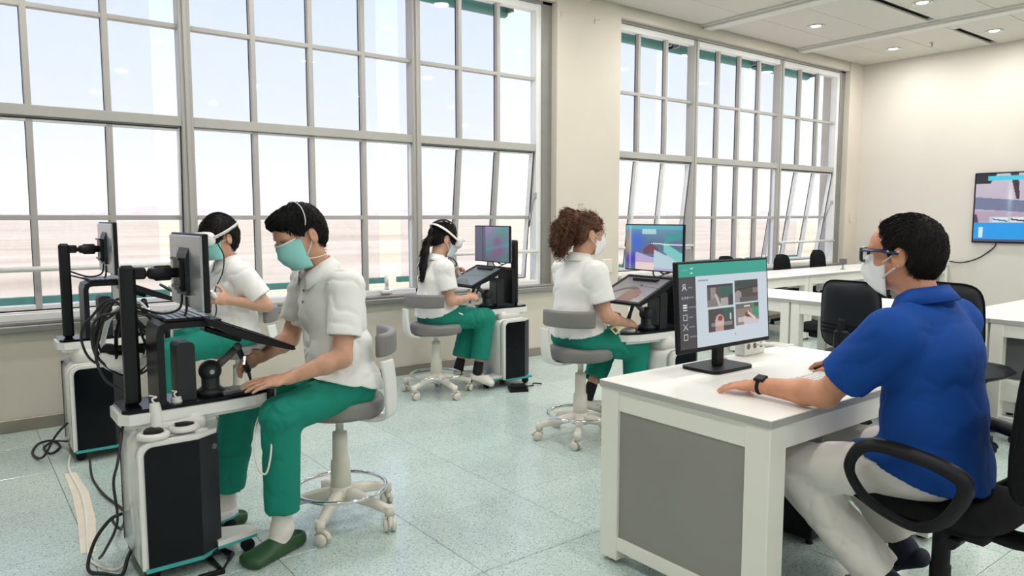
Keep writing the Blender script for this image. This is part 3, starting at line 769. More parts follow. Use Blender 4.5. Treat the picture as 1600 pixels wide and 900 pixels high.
def task_chair(x, y, rz, label, arms=False, matn='leather_black', seat_z=0.47, back_h=0.46, back_w=0.43, back_z=0.74, base_turn=0, ribs=False, back_y=-0.25, tilt=0.06, tp=0.06, group='black task chairs'):
    """faces +Y in its own frame"""
    t = thing('office_chair', label, 'chair', (x, y, 0), rz, group)
    obj('hub', MB().lathe([(0.03, 0.07), (0.042, 0.075), (0.042, 0.14), (0.030, 0.16)], n=18), 'black_plastic', t)
    rr = random.Random(int(x*77))
    for k in range(5):
        l = shared('leg', LEG_B, t, (0,0,0), (0,0,math.radians(base_turn+72*k)))
        shared('caster', CASTER_B, l, (0.29, 0, 0), (0,0,rr.uniform(0, 6.28)))
    obj('column', MB().lathe([(0.032, 0.13), (0.032, 0.26), (0.028, 0.262), (0.028, seat_z-0.12), (0.05, seat_z-0.11), (0.05, seat_z-0.09)], n=18), 'black_plastic', t)
    obj('mechanism', MB().box(-0.09, 0.09, -0.16, 0.12, seat_z-0.11, seat_z-0.06, bev=0.012), 'black_plastic', t)
    sm = curved_pad(0.47, 0.46, 0.075, 0.0, puff=0.012)
    sm.xf(Matrix.Translation((0, 0.0, seat_z-0.025)) @ Matrix.Rotation(-PI/2, 4, 'X'))
    obj('seat', sm, matn, t)
    bm_ = curved_pad(back_w, back_h, 0.07, 0.045, taper=tp, puff=0.015)
    M_ = Matrix.Translation((0, back_y, back_z)) @ Matrix.Rotation(tilt, 4, 'X')
    bk = obj('backrest', bm_.xf(M_), matn, t)
    # piping round the back cushion
    pts = []
    for q in range(60):
        a = 2*PI*q/60; k = 4.5
        cu, sv = math.cos(a), math.sin(a); m_ = (abs(cu)**k+abs(sv)**k)**(-1/k); uu, vv = cu*m_, sv*m_
        pts.append(M_ @ Vector((uu*back_w/2*(1-tp*(vv*0.5+0.5)), 0.045*uu*uu, vv*back_h/2)))
    obj('piping', MB().tube(pts, 0.006, n=6, closed=True), 'fabric_black', bk)
    if ribs:
        for zz in (-0.07, -0.10, -0.13):
            def off(uu, vv):
                m_ = max(abs(uu), abs(vv)); ed = max(0.0, 1-m_**6); return 0.035*ed**0.5+0.015*ed*(1-m_*m_)
            rb = [M_ @ Vector((u*0.9*back_w/2, 0.045*(0.9*u)**2-off(0.9*u, zz*2/back_h)-0.001, zz)) for u in np.linspace(-1, 1, 17)]
            obj('seam', MB().tube(rb, 0.005, n=6), 'fabric_black', bk)
    sp = spline([(0, -0.14, seat_z-0.085), (0, -0.25, seat_z-0.08), (0, back_y-0.05, seat_z+0.02), (0, back_y-0.05, back_z-0.02)], 6)
    mb = MB().tube(sp, 0.032, n=10, flat=0.5)
    obj('back_bracket', mb, 'black_plastic', t)
    obj('bracket_cover', MB().box(-0.055, 0.055, back_y-0.075, back_y-0.035, back_z-back_h*0.50, back_z-back_h*0.22, bev=0.012), 'black_plastic', t)
    obj('adjust_knob', MB().cyl((-0.13, -0.1, seat_z-0.085), (-0.2, -0.1, seat_z-0.085), 0.018, n=12), 'black_plastic', t)
    if arms:
        for s in (-1, 1):
            X = s*0.285
            loop = spline([(X, 0.175, seat_z+0.095), (X, 0.14, seat_z+0.17), (X, 0.06, seat_z+0.192), (X, -0.10, seat_z+0.172), (X, -0.165, seat_z+0.13),
                           (X-s*0.01, -0.12, seat_z+0.02), (X-s*0.04, -0.03, seat_z-0.045), (X-s*0.04, 0.06, seat_z-0.035), (X-s*0.01, 0.13, seat_z+0.015)], 7, closed=True)
            obj('armrest', MB().tube(loop, 0.026, n=10, closed=True, flat=0.62), 'black_plastic', t)
    return t
task_chair(2.545, 0.985, 0.0, 'black office chair with looped armrests in which the man in blue sits', arms=True, matn='fabric_black', seat_z=0.505, back_h=0.50, back_w=0.44, back_z=0.82, base_turn=20, back_y=-0.30, group=None)
task_chair(5.06, 2.53, -PI/2, 'black padded office chair seen from behind, left of the man in blue', ribs=True, base_turn=12, back_z=0.745)
task_chair(5.06, 1.88, -PI/2-0.15, 'black padded office chair right behind the shoulders of the man in blue', arms=False, base_turn=40, back_z=0.775)
task_chair(8.60, 5.20, PI, 'black chair under the far window, left of the pair beyond the white desks', matn='fabric_black', base_turn=30, back_z=0.70, back_h=0.44, back_w=0.40, tp=0.22)
task_chair(9.46, 5.20, PI, 'black chair under the far window, right of the pair, nearest the corner', matn='fabric_black', base_turn=5, back_z=0.735, back_h=0.44, back_w=0.40, tp=0.22)
task_chair(7.42, 5.20, PI, 'black chair whose top just shows above the teacher monitor', matn='fabric_black', base_turn=15, back_z=0.715, back_h=0.44, back_w=0.40, tp=0.22)
task_chair(8.05, 4.10, 0.25, 'black chair on the near side of the far desk row, behind the first padded chair', matn='fabric_black', base_turn=22, back_z=0.58, back_h=0.32, back_w=0.44)
task_chair(6.35, 3.55, PI/2, 'black chair low behind the middle desk row, seen under the desk top', matn='fabric_black', base_turn=50, back_z=0.60, back_h=0.26, back_w=0.40, seat_z=0.42)

# ================================================================ TEACHER DESK ITEMS
t = thing('monitor', 'black monitor showing a menu and four thumbnail pictures, on the teacher desk', 'monitor', (2.625, 1.955, 0.75), world=True)
MW, MH = 0.628, 0.375
tl = math.radians(4)
Mm = Matrix.Translation((2.625, 1.915, 1.035)) @ Matrix.Rotation(-tl, 4, 'X')
obj('housing', MB().box(-MW/2, MW/2, 0.0, 0.022, -MH/2, MH/2, bev=0.004).box(-0.2, 0.2, 0.02, 0.045, -0.13, 0.10, bev=0.012).xf(Mm), 'black_plastic', t)
def ui(U, V):
    c = np.zeros(U.shape+(3,)); c[:] = (202,214,224)
    c[V > 0.845] = (44,160,142)
    side = (U < 0.175) & (V <= 0.845); c[side] = (64,64,70)
    c[(U > 0.2) & (U < 0.31) & (np.abs(V-0.795) < 0.008)] = (150,158,165)
    # logo: two small white arcs in the header
    lx, ly = (U-0.135)*1.67, V-0.92
    r1 = np.hypot(lx, (ly-0.05)); c[(np.abs(r1-0.028) < 0.005) & (ly < 0.035)] = (235,245,243)
    r2 = np.hypot(lx, (ly+0.055)); c[(np.abs(r2-0.028) < 0.005) & (ly > -0.04)] = (235,245,243)
    c[(U > 0.03) & (U < 0.10) & (np.abs(V-0.93) < 0.008)] = (80,180,162)
    for k, v0 in enumerate((0.72, 0.605, 0.49, 0.375, 0.26, 0.14)):
        if k == 0:
            r = np.hypot((U-0.055)*1.67, V-v0-0.025); c[np.abs(r-0.02) < 0.006] = (205,205,208)
            r = np.hypot((U-0.055)*1.67, V-v0+0.035); c[(np.abs(r-0.036) < 0.006) & (V > v0-0.035)] = (205,205,208)
        elif k == 1:
            for q in (-0.02, 0.005, 0.03): c[(np.hypot((U-0.055-q)*1.67, V-v0) < 0.016)] = (150,150,155)
        elif k == 2:
            for q in (-0.03, 0, 0.03): c[(np.abs(V-v0-q) < 0.008) & (U > 0.035) & (U < 0.08)] = (235,235,238)
        elif k == 3:
            d = np.maximum(np.abs(U-0.058)*1.67/0.032, np.abs(V-v0)/0.04); c[(d < 1) & (d > 0.72)] = (200,200,204)
        elif k == 4:
            for s in (-1, 1): c[(np.abs((U-0.058)*1.67*s-(V-v0)) < 0.008) & (np.abs(V-v0) < 0.04)] = (190,190,195)
        else:
            d = np.maximum(np.abs(U-0.058)*1.67/0.036, np.abs(V-v0)/0.036); c[(d < 1) & (d > 0.76)] = (215,215,218)
        c[(U > 0.095) & (U < 0.135+0.02*(k % 3)) & (np.abs(V-v0) < 0.010)] = (120,120,126)
    # four thumbnails
    def tn(u0, u1, v0, v1, f):
        m_ = (U >= u0) & (U < u1) & (V >= v0) & (V < v1)
        a = (U-u0)/(u1-u0); b = (V-v0)/(v1-v0)
        c[m_] = f(a, b)[m_]
    def base(a, b, col):
        d = np.zeros(a.shape+(3,)); d[:] = col; return d
    def t1(a, b):
        d = base(a, b, (84,80,84)); d[(a > 0.5) & (b > 0.42)] = (48,92,86); d[(b > 0.9)] = (50,54,56)
        d[(a > 0.12) & (a < 0.32) & (b < 0.85)] = (150,136,136); d[(b < 0.32+0.35*(a-0.1)) & (a < 0.45)] = (128,118,118)
        d[(np.abs(a-0.33-0.3*(0.5-b)) < 0.05) & (b < 0.55)] = (190,180,178); d[(a > 0.5) & (a < 0.8) & (b < 0.35)] = (168,164,160)
        d[(a > 0.84) & (b < 0.5)] = (58,60,62); return d
    def t2(a, b):
        d = base(a, b, (74,66,66)); d[b > 0.72] = (52,66,64); d[(a < 0.28) & (b < 0.6-1.2*np.abs(a-0.14))] = (150,146,146)
        d[(a > 0.78) & (b > 0.4) & (b < 0.62)] = (128,112,110); d[(b < 0.22) & (a > 0.2)] = (92,86,84)
        d[(np.abs(b-0.64-0.15*(a-0.5)) < 0.04)] = (46,44,46); return d
    def t3(a, b):
        d = base(a, b, (70,66,66)); d[(a > 0.55) & (b > 0.5)] = (58,84,78)
        r = np.hypot((a-0.43)*1.1, (b-0.42)*0.62); d[r < 0.19] = (206,170,162); r2 = np.hypot((a-0.45)*1.2, (b-0.55)*0.9); d[r2 < 0.11] = (140,64,58)
        d[(b < 0.3) & (np.abs(a-0.42) < 0.16)] = (190,150,142); d[(np.abs(a-0.86) < 0.025) & (b > 0.45) & (b < 0.72)] = (210,210,210)
        d[(b > 0.20) & (b < 0.36) & (a > 0.1) & (a < 0.93)] *= 0.55; d[(b > 0.20) & (b < 0.36) & (a > 0.1) & (a < 0.93)] += 95; return d
    def t4(a, b):
        d = base(a, b, (138,124,116)); d[b > 0.78] = (104,98,94); d[(b > 0.84) & (b < 0.9) & (a > 0.35) & (a < 0.62)] = (220,220,218)
        d[(a > 0.72) & (b > 0.28+0.9*(0.95-a))] = (66,140,108); d[(a > 0.8) & (b > 0.8)] = (60,80,74)
        d[(b < 0.35-0.35*(a-0.5)) & (a > 0.34)] = (206,196,200); d[(np.hypot((a-0.52), (b-0.48)*0.9) < 0.12)] = (120,50,48)
        d[(np.abs(b-0.42+1.1*(a-0.66)) < 0.07) & (a > 0.5) & (a < 0.85)] = (222,206,200); d[(b > 0.15) & (b < 0.38) & (a > 0.1) & (a < 0.34)] = (196,190,188); return d
    tn(0.295, 0.585, 0.465, 0.735, t1); tn(0.605, 0.885, 0.485, 0.755, t2); tn(0.300, 0.590, 0.165, 0.440, t3); tn(0.610, 0.890, 0.195, 0.465, t4)
    c[np.hypot((U-0.60)*1.67, V-0.10) < 0.009] = (90,95,100)
    return c
picture('screen', MW-0.022, MH-0.028, 190, 112, ui, 'display', t, Mm @ Matrix.Translation((0, -0.0006, 0.004)))
obj('stand_post', MB().box(2.597, 2.653, 1.935, 1.965, 0.762, 1.0, bev=0.006), 'black_plastic', t)
obj('stand_foot', MB().prism(rrect(2.49, 2.76, 1.855, 2.045, 0.03, 5), 0.7505, 0.764, axis='z'), 'black_plastic', t)
# power block, post and cables behind the monitor
t = thing('desk_socket', 'white socket block with plugged cables on the desk behind the monitor', 'socket', (3.02, 2.06, 0.75))
obj('block', MB().box(-0.085, 0.085, -0.028, 0.028, 0.0, 0.075, bev=0.006), 'white_plastic', t)
for k in range(3): obj('outlet', MB().cyl((-0.05+0.05*k, -0.029, 0.045), (-0.05+0.05*k, -0.026, 0.045), 0.014, n=12), 'mid_grey', t)
for k, dx in enumerate((0.0, 0.045)):
    obj('plug_cable', MB().tube(spline([(dx, -0.03, 0.05), (dx+0.03, -0.08, 0.055), (dx+0.09, -0.11, 0.045), (dx+0.13, -0.12, 0.04)], 5), 0.006, n=6), 'strap_white', t)
t = thing('cable_post', 'short steel cable post standing behind the teacher monitor', 'cable post', (2.80, 2.07, 0.75))
obj('foot', MB().lathe([(0.035, 0), (0.035, 0.006), (0.02, 0.012)], n=18), 'steel', t)
obj('post', MB().cyl((0,0,0.01), (0,0,0.12), 0.02, n=14), 'steel', t)
# keyboard, mat, mouse
t = thing('keyboard', 'slim white keyboard lying in front of the man in blue', 'keyboard', (2.78, 1.56, 0.75))
obj('body', MB().box(-0.215, 0.215, -0.06, 0.06, 0.0, 0.010, bev=0.004), 'white_plastic', t)
key = MB().box(-0.0075, 0.0075, -0.0075, 0.0075, 0.010, 0.0135, bev=0.0015).mesh('key', ['white_gloss'])
for i in range(21):
    for j in range(5): shared('key', key, t, (-0.195+i*0.0195, -0.042+j*0.021, 0))
t = thing('mouse_mat', 'small black round mouse mat under the right hand of the man in blue', 'mouse mat', (3.02, 1.63, 0.75))
obj('mat_disc', MB().lathe([(0.10, 0.0), (0.10, 0.003), (0.096, 0.004)], n=36), 'fabric_black', t)
t = thing('computer_mouse', 'white computer mouse on the black mat by the right hand of the man in blue', 'mouse', (2.985, 1.635, 0.754))
obj('shell', MB().sphere((0,0,0.006), 1.0, sc=(0.029, 0.052, 0.026)), 'white_plastic', t)
obj('wheel', MB().cyl((-0.004, 0.025, 0.028), (0.004, 0.025, 0.028), 0.007, n=10), 'mid_grey', t)
# computer hung under the desk
t = thing('computer', 'black computer case standing under the teacher desk', 'computer', (2.96, 1.80, 0.0), world=True)
obj('case', MB().box(2.86, 3.06, 1.62, 2.02, 0.02, 0.44, bev=0.006), 'black_plastic', t)
obj('drive_bay', MB().box(2.88, 3.04, 1.612, 1.622, 0.30, 0.42, bev=0.003), 'dark_grey', t)
for k, (dx, dy) in enumerate(((2.88,1.64),(3.04,1.64),(2.88,2.0),(3.04,2.0))):
    obj('foot', MB().cyl((dx,dy,0), (dx,dy,0.022), 0.015, n=10), 'black_plastic', t)
mb = MB().tube(spline([(2.66, 1.50, 0.715), (2.66, 1.47, 0.66), (2.68, 1.40, 0.645), (2.74, 1.36, 0.66), (2.80, 1.38, 0.715)], 6), 0.005, n=6)
tag(obj('desk_cable', mb, 'cable_white'), 'white cable drooping under the teacher desk in front of the man in blue', 'cable')
# ================================================================ DENTAL SIMULATOR STATIONS
def station(ox, oy, rz, label, zp, pic=None, tab_pic=None):
    """own frame: +X towards the student, plate top at height zp"""
    t = thing('simulator_station', label, 'simulator', (ox, oy, 0), rz, group='dental simulator stations')
    # cabinet: white hood over back, top and front, black sides with one bevelled corner each
    prof = rrect(0.02, 0.32, 0.065, 0.558, 0.055, 7, corners=(0,1,1,0))
    mb = MB().prism(prof, -0.155, 0.155, 'y', smooth_side=True)
    mb.prism([(min(x, 0.235), z) for x, z in prof], -0.208, -0.155, 'y', smooth_side=True)
    mb.prism([(max(x, 0.105), z) for x, z in prof], 0.155, 0.208, 'y', smooth_side=True)
    mb.prism([(0.235, -0.155), (0.235, -0.208), (0.318, -0.155)], 0.530, 0.5575, 'z'); mb.prism([(0.105, 0.155), (0.105, 0.208), (0.022, 0.155)], 0.530, 0.5575, 'z')
    sh = obj('cabinet', mb, 'white_gloss', t)
    for s in (-1, 1):
        inn = rrect(0.040, 0.237, 0.072, 0.540, 0.035, 6, corners=(0,0,1,0)) if s < 0 else rrect(0.103, 0.300, 0.072, 0.540, 0.035, 6, corners=(0,1,0,0))
        obj('side_panel', MB().prism(inn, *sorted((s*0.200, s*0.214)), 'y'), 'black_gloss', t)
        if s < 0: tri = [(0.230, -0.150), (0.236, -0.214), (0.3225, -0.157), (0.3225, -0.150)]
        else: tri = [(0.110, 0.150), (0.104, 0.214), (0.0175, 0.157), (0.0175, 0.150)]
        obj('corner_panel', MB().prism(tri, 0.072, 0.540, 'z'), 'dark_grey', t)
        obj('accent_strip', MB().prism([(0.03, s*0.15), (0.03, s*0.218), (0.236 if s < 0 else 0.30, s*0.218), (0.322 if s < 0 else 0.30, s*0.158), (0.322 if s < 0 else 0.30, s*0.15)], 0.056, 0.071, 'z'), 'teal_strip', t)
    obj('power_button', MB().cyl((0.300, -0.166, 0.49), (0.306, -0.176, 0.49), 0.011, n=12), 'mid_grey', t)
    obj('plinth', MB().box(0.03, 0.31, -0.19, 0.19, 0.045, 0.066, bev=0.004), 'black_plastic', t)
    for (x, y) in ((0.06, -0.16), (0.06, 0.16)):
        obj('caster', MB().lathe([(0.005,-0.014),(0.026,-0.014),(0.028,-0.008),(0.028,0.008),(0.026,0.014),(0.005,0.014)], (x, y, 0.028), n=16, axis='y').cyl((x,y,0.028),(x,y,0.05),0.012,n=8), 'black_plastic', t)
    for s in (-1, 1):
        out = [(0.30, s*0.19), (0.30, s*0.03), (0.44, s*0.085), (0.475, s*0.12), (0.465, s*0.155), (0.43, s*0.165)]
        lg = obj('foot_plate', MB().prism(out, 0.078, 0.100, 'z'), 'white_gloss', t)
        obj('accent_strip', MB().prism([(0.30+(x-0.30)*1.01, y*1.01) for x, y in out], 0.068, 0.079, 'z'), 'teal_strip', lg)
        obj('caster', MB().lathe([(0.005,-0.014),(0.026,-0.014),(0.028,-0.008),(0.028,0.008),(0.026,0.014),(0.005,0.014)], (0.435, s*0.125, 0.028), n=16, axis='y').cyl((0.435,s*0.125,0.028),(0.435,s*0.125,0.07),0.014,n=8), 'black_plastic', lg)
    obj('neck', MB().prism(rrect(0.06, 0.30, -0.12, 0.12, 0.04, 5), 0.555, zp-0.04, 'z', smooth_side=True), 'white_plastic', t)
    # table: white tongue with a black top plate
    def tongue(g):
        pts = [(-0.008-g, -0.085), (0.012, -0.112-g), (0.20, -0.110-g), (0.38, -0.100-g), (0.50, -0.085-g), (0.575, -0.055-g*0.7), (0.605+g, -0.015)]
        return pts + [(x, -y) for x, y in reversed(pts)]
    obj('table', MB().prism(tongue(0.012), zp-0.055, zp-0.014, 'z').prism([(x*0.96+0.01, y*0.8) for x, y in tongue(0.0)], zp-0.075, zp-0.055, 'z'), 'white_gloss', t)
    pl = obj('top_plate', MB().prism(tongue(-0.002), zp-0.014, zp, 'z'), 'black_gloss', t)
    obj('hand_rest', MB().sphere((0.505, 0.0, zp+0.004), 1.0, sc=(0.042, 0.042, 0.022)), 'white_plastic', pl)
    obj('joystick', MB().cyl((0.57, -0.075, zp-0.075), (0.57, -0.075, zp+0.006), 0.016, n=12), 'black_plastic', pl)
    # mast with screen arm
    obj('mast', MB().box(0.022, 0.078, -0.026, 0.026, zp, zp+0.55, bev=0.012).box(0.07, 0.115, -0.022, 0.022, zp+0.495, zp+0.54, bev=0.006), 'black_metal', t)
    za = zp+0.515
    ar = obj('screen_arm', MB().cyl((0.11, 0, za), (0.125, 0, za), 0.012, n=10).lathe([(0.008,0.12),(0.021,0.128),(0.026,0.15),(0.027,0.20),(0.020,0.212),(0.020,0.232)], (0,0,za), n=18, axis='x')
             .box(0.145, 0.21, -0.012, 0.012, za-0.030, za+0.030, bev=0.006), 'black_metal', t)
    obj('mount_plate', MB().box(0.230, 0.248, -0.055, 0.055, za-0.075, za+0.06, bev=0.004).box(0.222, 0.235, -0.065, 0.065, za-0.062, za-0.052, bev=0.003).box(0.222, 0.235, -0.065, 0.065, za+0.052, za+0.062, bev=0.003), 'black_metal', ar)
    # monitor facing the student
    mo = obj('monitor', MB().box(0.272, 0.292, -0.247, 0.247, za-0.146, za+0.158, bev=0.004, mi=0).box(0.262, 0.274, -0.240, 0.240, za-0.142, za+0.150, bev=0.005, mi=1), ['black_plastic', 'silver_back'], t)
    pf = [(0.264, za-0.09), (0.246, za-0.09), (0.246, za+0.04), (0.252, za+0.075), (0.264, za+0.105)]
    obj('rear_bulge', MB().prism(pf, -0.075, 0.075, 'y'), 'dark_grey', mo)
    if pic is not None:
        picture('screen', 0.478, 0.288, 120, 72, pic, 'display_dim', mo, Matrix.Translation((0.2925, 0, za+0.006)) @ Matrix.Rotation(PI/2, 4, 'Z'))
    else:
        obj('screen', MB().box(0.2915, 0.2925, -0.239, 0.239, za-0.138, za+0.150), 'black_gloss', mo)
    # bent bracket carrying keyboard and tilted display
    zb = zp+0.325
    outer = [(0.125, 0.0), (0.125, 0.285), (0.135, 0.315), (0.16, 0.325), (0.37, 0.325), (0.37, 0.300), (0.17, 0.300), (0.157, 0.295), (0.152, 0.28), (0.152, 0.02), (0.17, 0.0)]
    br = obj('bracket', MB().prism([(x, zp+z) for x, z in outer], -0.10, 0.10, 'y'), 'black_metal', t)
    # tilted touch display
    a = math.radians(23)
    Mt = Matrix.Translation((0.30, 0, zp+0.335)) @ Matrix.Rotation(a, 4, 'Y')
    prof = [(0.0, 0.0), (0.365, 0.0), (0.372, -0.006), (0.36, -0.014), (0.20, -0.030), (0.10, -0.030), (0.02, -0.016), (0.0, -0.010)]
    td = obj('tilted_display', MB().prism(prof, -0.20, 0.20, 'y').xf(Mt), 'black_plastic', t)
    fr = MB()
    for (x0, x1, y0, y1) in ((0.0,0.365,-0.20,-0.178),(0.0,0.365,0.178,0.20),(0.0,0.022,-0.178,0.178),(0.34,0.365,-0.178,0.178)): fr.box(x0, x1, y0, y1, 0.0, 0.006, bev=0.002)
    obj('bezel', fr.xf(Mt), 'black_plastic', td)
    if tab_pic is not None:
        picture('screen', 0.355, 0.316, 80, 72, tab_pic, 'display_dim', td, Mt @ Matrix.Translation((0.181, 0, 0.0012)) @ Matrix.Rotation(PI/2, 4, 'Z') @ Matrix.Rotation(-PI/2, 4, 'X'))
    else:
        obj('screen', MB().box(0.022, 0.34, -0.178, 0.178, 0.0005, 0.0015).xf(Mt), 'black_gloss', td)
    obj('hinge', MB().box(0.04, 0.20, -0.04, 0.04, -0.052, -0.030, bev=0.006).xf(Mt), 'black_metal', td)
    # haptic unit: control box, swivel head, jointed arm with stylus
    hb = obj('control_box', MB().prism(rrect(0.205, 0.275, zp, zp+0.235, 0.02, 4, corners=(0,1,1,0)), -0.055, 0.055, 'y', smooth_side=False), 'dark_grey', t)
    obj('vent_strip', MB().box(0.272, 0.278, -0.045, 0.045, zp+0.02, zp+0.20, bev=0.002), 'mid_grey', hb)
    hx = 0.345
    hp = obj('haptic_head', MB().lathe([(0.058, zp), (0.058, zp+0.018), (0.045, zp+0.026), (0.036, zp+0.034), (0.036, zp+0.070), (0.030, zp+0.075)], (hx, 0, 0), n=24).sphere((hx, 0, zp+0.098), 0.046, nu=22, nv=14), 'dark_grey', t)
    obj('badge', MB().cyl((hx-0.004, -0.044, zp+0.10), (hx-0.004, -0.047, zp+0.10), 0.010, n=10), 'silver_back', hp)
    obj('prong', MB().prism([(hx+0.03, -0.075), (hx+0.13, -0.05), (hx+0.13, -0.04), (hx+0.03, -0.03)], zp+0.002, zp+0.014, 'z'), 'mid_grey', hp)
    e1 = (hx+0.115, 0.0, zp+0.185)
    obj('haptic_arm', MB().tube([(hx+0.03, 0, zp+0.115), (hx+0.07, 0, zp+0.148), e1], 0.017, n=10, flat=0.8).sphere(e1, 0.019), 'mid_grey', hp)
    e2 = (hx+0.155, -0.01, zp+0.075)
    obj('stylus_arm', MB().tube([e1, (hx+0.14, -0.005, zp+0.12), e2], 0.0125, n=10, rs=[0.0145, 0.011, 0.014]).cyl(e2, (hx+0.163, -0.012, zp+0.035), 0.008, 0.005, n=10), 'dark_grey', hp)
    obj('stylus_light', MB().cyl((hx+0.135, -0.016, zp+0.11), (hx+0.138, -0.020, zp+0.145), 0.005, n=8), 'led_white', hp)
    # cables at the mast
    obj('screen_cable', MB().tube(spline([(0.26, -0.02, za-0.10), (0.25, -0.03, za-0.17), (0.20, -0.035, za-0.19), (0.12, -0.03, za-0.165), (0.075, -0.02, za-0.15)], 6), 0.005, n=6), 'cable_black', t)
    obj('screen_cable', MB().tube(spline([(0.255, 0.03, za-0.09), (0.24, 0.02, za-0.15), (0.17, 0.02, za-0.165), (0.08, 0.01, za-0.13)], 6), 0.005, n=6), 'cable_black', t)
    return t
def pic_c(U, V):
    c = np.zeros(U.shape+(3,)); U = 1-U; U = 1-U
    c[:] = (116,120,150)
    c += (np.sin(U*7+2*np.sin(V*4))[...,None])*np.array([14,-10,6]) + ((V-0.5)[...,None])*np.array([60,50,60])
    g = np.exp(-((U-0.86)/0.22)**2)[...,None]; c = c*(1-0.55*g)+np.array([60,150,130])*0.55*g
    for (u, v, s) in ((0.68,0.55,0.12), (0.6,0.2,0.12), (0.78,0.3,0.09)):
        q = np.exp(-((U-u)/s)**2-((V-v)/(s*1.4))**2)[...,None]; c = c*(1-0.7*q)+np.array([150,70,130])*0.7*q
    q = np.exp(-((V-(0.40+0.25*(U-0.6)))/0.05)**2)*(U > 0.35); c += q[...,None]*np.array([-20,26,18])
    c[U < 0.32] = c[U < 0.32]*0.35+np.array([44,48,62]); st = (np.abs(U-0.17) < 0.05); c[st] = c[st]*0.4+np.array([90,98,120])*0.6
    c[(np.abs(U-0.235) < 0.012)] = (40,44,58)
    return c
def pic_d(U, V):
    c = np.zeros(U.shape+(3,))
    c[:] = np.array([92,120,150])
    c += np.clip(V-0.6, 0, 1)[...,None]*np.array([60,130,120])
    q = np.exp(-((U-0.20)/0.14)**2-((V-0.62)/0.22)**2)[...,None]; c = c*(1-q)+np.array([60,110,230])*q
    q = np.exp(-((U-0.04)/0.06)**2-((V-0.55)/0.30)**2)[...,None]; c = c*(1-0.8*q)+np.array([210,170,110])*0.8*q
    q = np.exp(-((U-0.10)/0.10)**2-((V-0.22)/0.14)**2)[...,None]; c = c*(1-q)+np.array([70,40,200])*q
    lt = (V > 0.80) & (V < 0.92) & (U > 0.30) & (U < 0.55); c[lt] = (190,225,240)
    c[(V > 0.92)] = (96,190,205)
    low = V < 0.34+0.05*np.sin(U*9); c[low & (U > 0.18)] = (196,182,226)
    box = (U > 0.18) & (U < 0.52) & (V < 0.16); c[box] = (250,226,220)
    r = np.hypot((U-0.46)*1.1, (V-0.40)*0.9); c[(r < 0.15) & (V > 0.36)] = (120,70,92)
    tl = (V < 0.62-0.75*(U-0.70)) & (V > 0.40-0.85*(U-0.70)) & (U > 0.68); c[tl] = (132,214,210)
    wt = (V < 0.46-0.55*(U-0.52)) & (U > 0.52) & (V > 0.06) & ~tl; c[wt] = (196,222,232)
    hd = (V > 0.60+0.55*(U-0.72)) & (V < 0.78+0.35*(U-0.72)) & (U > 0.70); c[hd] = (64,164,164)
    c[(U > 0.46) & (np.abs(V-0.595+0.03*(U-0.5)) < 0.014)] = (225,235,240); c[(np.hypot((U-0.47)*1.6, V-0.60) < 0.035)] = (20,26,34)
    c[(np.hypot((U-0.47)*1.6, V-0.60) < 0.016)] = (235,240,245)
    st = np.abs(U-0.085) < 0.018; c[st] = c[st]*0.5+np.array([210,220,255])*0.5
    return c
def tab_c(U, V):
    c = np.zeros(U.shape+(3,)); c[:] = (112,124,118); c += (V-0.5)[...,None]*np.array([-16,-18,-18])
    c[np.abs(V-(0.42+0.15*U)) < 0.012] = (62,72,68); c[(np.hypot(U-0.66, (V-0.40)*1.3) < 0.03)] = (50,58,56); c[U < 0.1] *= 0.9
    return c
def tab_d(U, V):
    c = np.zeros(U.shape+(3,)); c[:] = (150,144,142); c += (V-0.5)[...,None]*np.array([-50,-52,-50])
    ar_ = (V < 0.60-0.9*(U-0.45)**2*3) & (V > 0.48-0.9*(U-0.45)**2*3) & (U < 0.8); c[ar_] = (96,84,82)
    fg = (U > 0.42) & (U < 0.78) & (V < 0.52-0.6*np.abs(U-0.6)); c[fg] = (150,112,98)
    c[(U > 0.55) & (np.abs(V-0.66+0.1*(U-0.5)) < 0.012)] = (60,60,62); c[np.hypot(U-0.55, V-0.68) < 0.03] = (40,40,42)
    return c
stA = station(0.50, 3.17, 0, 'dental simulator station in front at the left edge, screen turned away, keyboard on its bracket', 0.665)
stB = station(0.49, 4.97, 0, 'dental simulator station by the window at far left, behind the front one', 0.70)
stC = station(3.90, 4.97, PI, 'dental simulator station of the ponytailed student, square screen facing the room', 0.66, pic_c, tab_c)
stD = station(3.90, 3.20, PI, 'dental simulator station of the curly haired student, colourful screen above a tilted display', 0.685, pic_d, tab_d)

# ---------------------------------------------------------------- things lying on or hanging from the stations
def small_keyboard(x, y, z, label):
    t = thing('keyboard', label, 'keyboard', (x, y, z), 0.0, group='compact station keyboards')
    obj('body', MB().box(-0.085, 0.085, -0.14, 0.14, 0.0, 0.012, bev=0.004), 'black_plastic', t)
    k = MB().box(-0.0095, 0.0095, -0.0095, 0.0095, 0.012, 0.016, bev=0.002).mesh('key', ['key_grey'])
    for i in range(6):
        for j in range(12): shared('key', k, t, (-0.066+i*0.0265, -0.121+j*0.022, 0))
small_keyboard(0.745, 3.215, 0.9905, 'compact grey keyboard on the bracket of the front station')
small_keyboard(0.735, 5.01, 1.0255, 'compact grey keyboard on the bracket of the window station at far left')

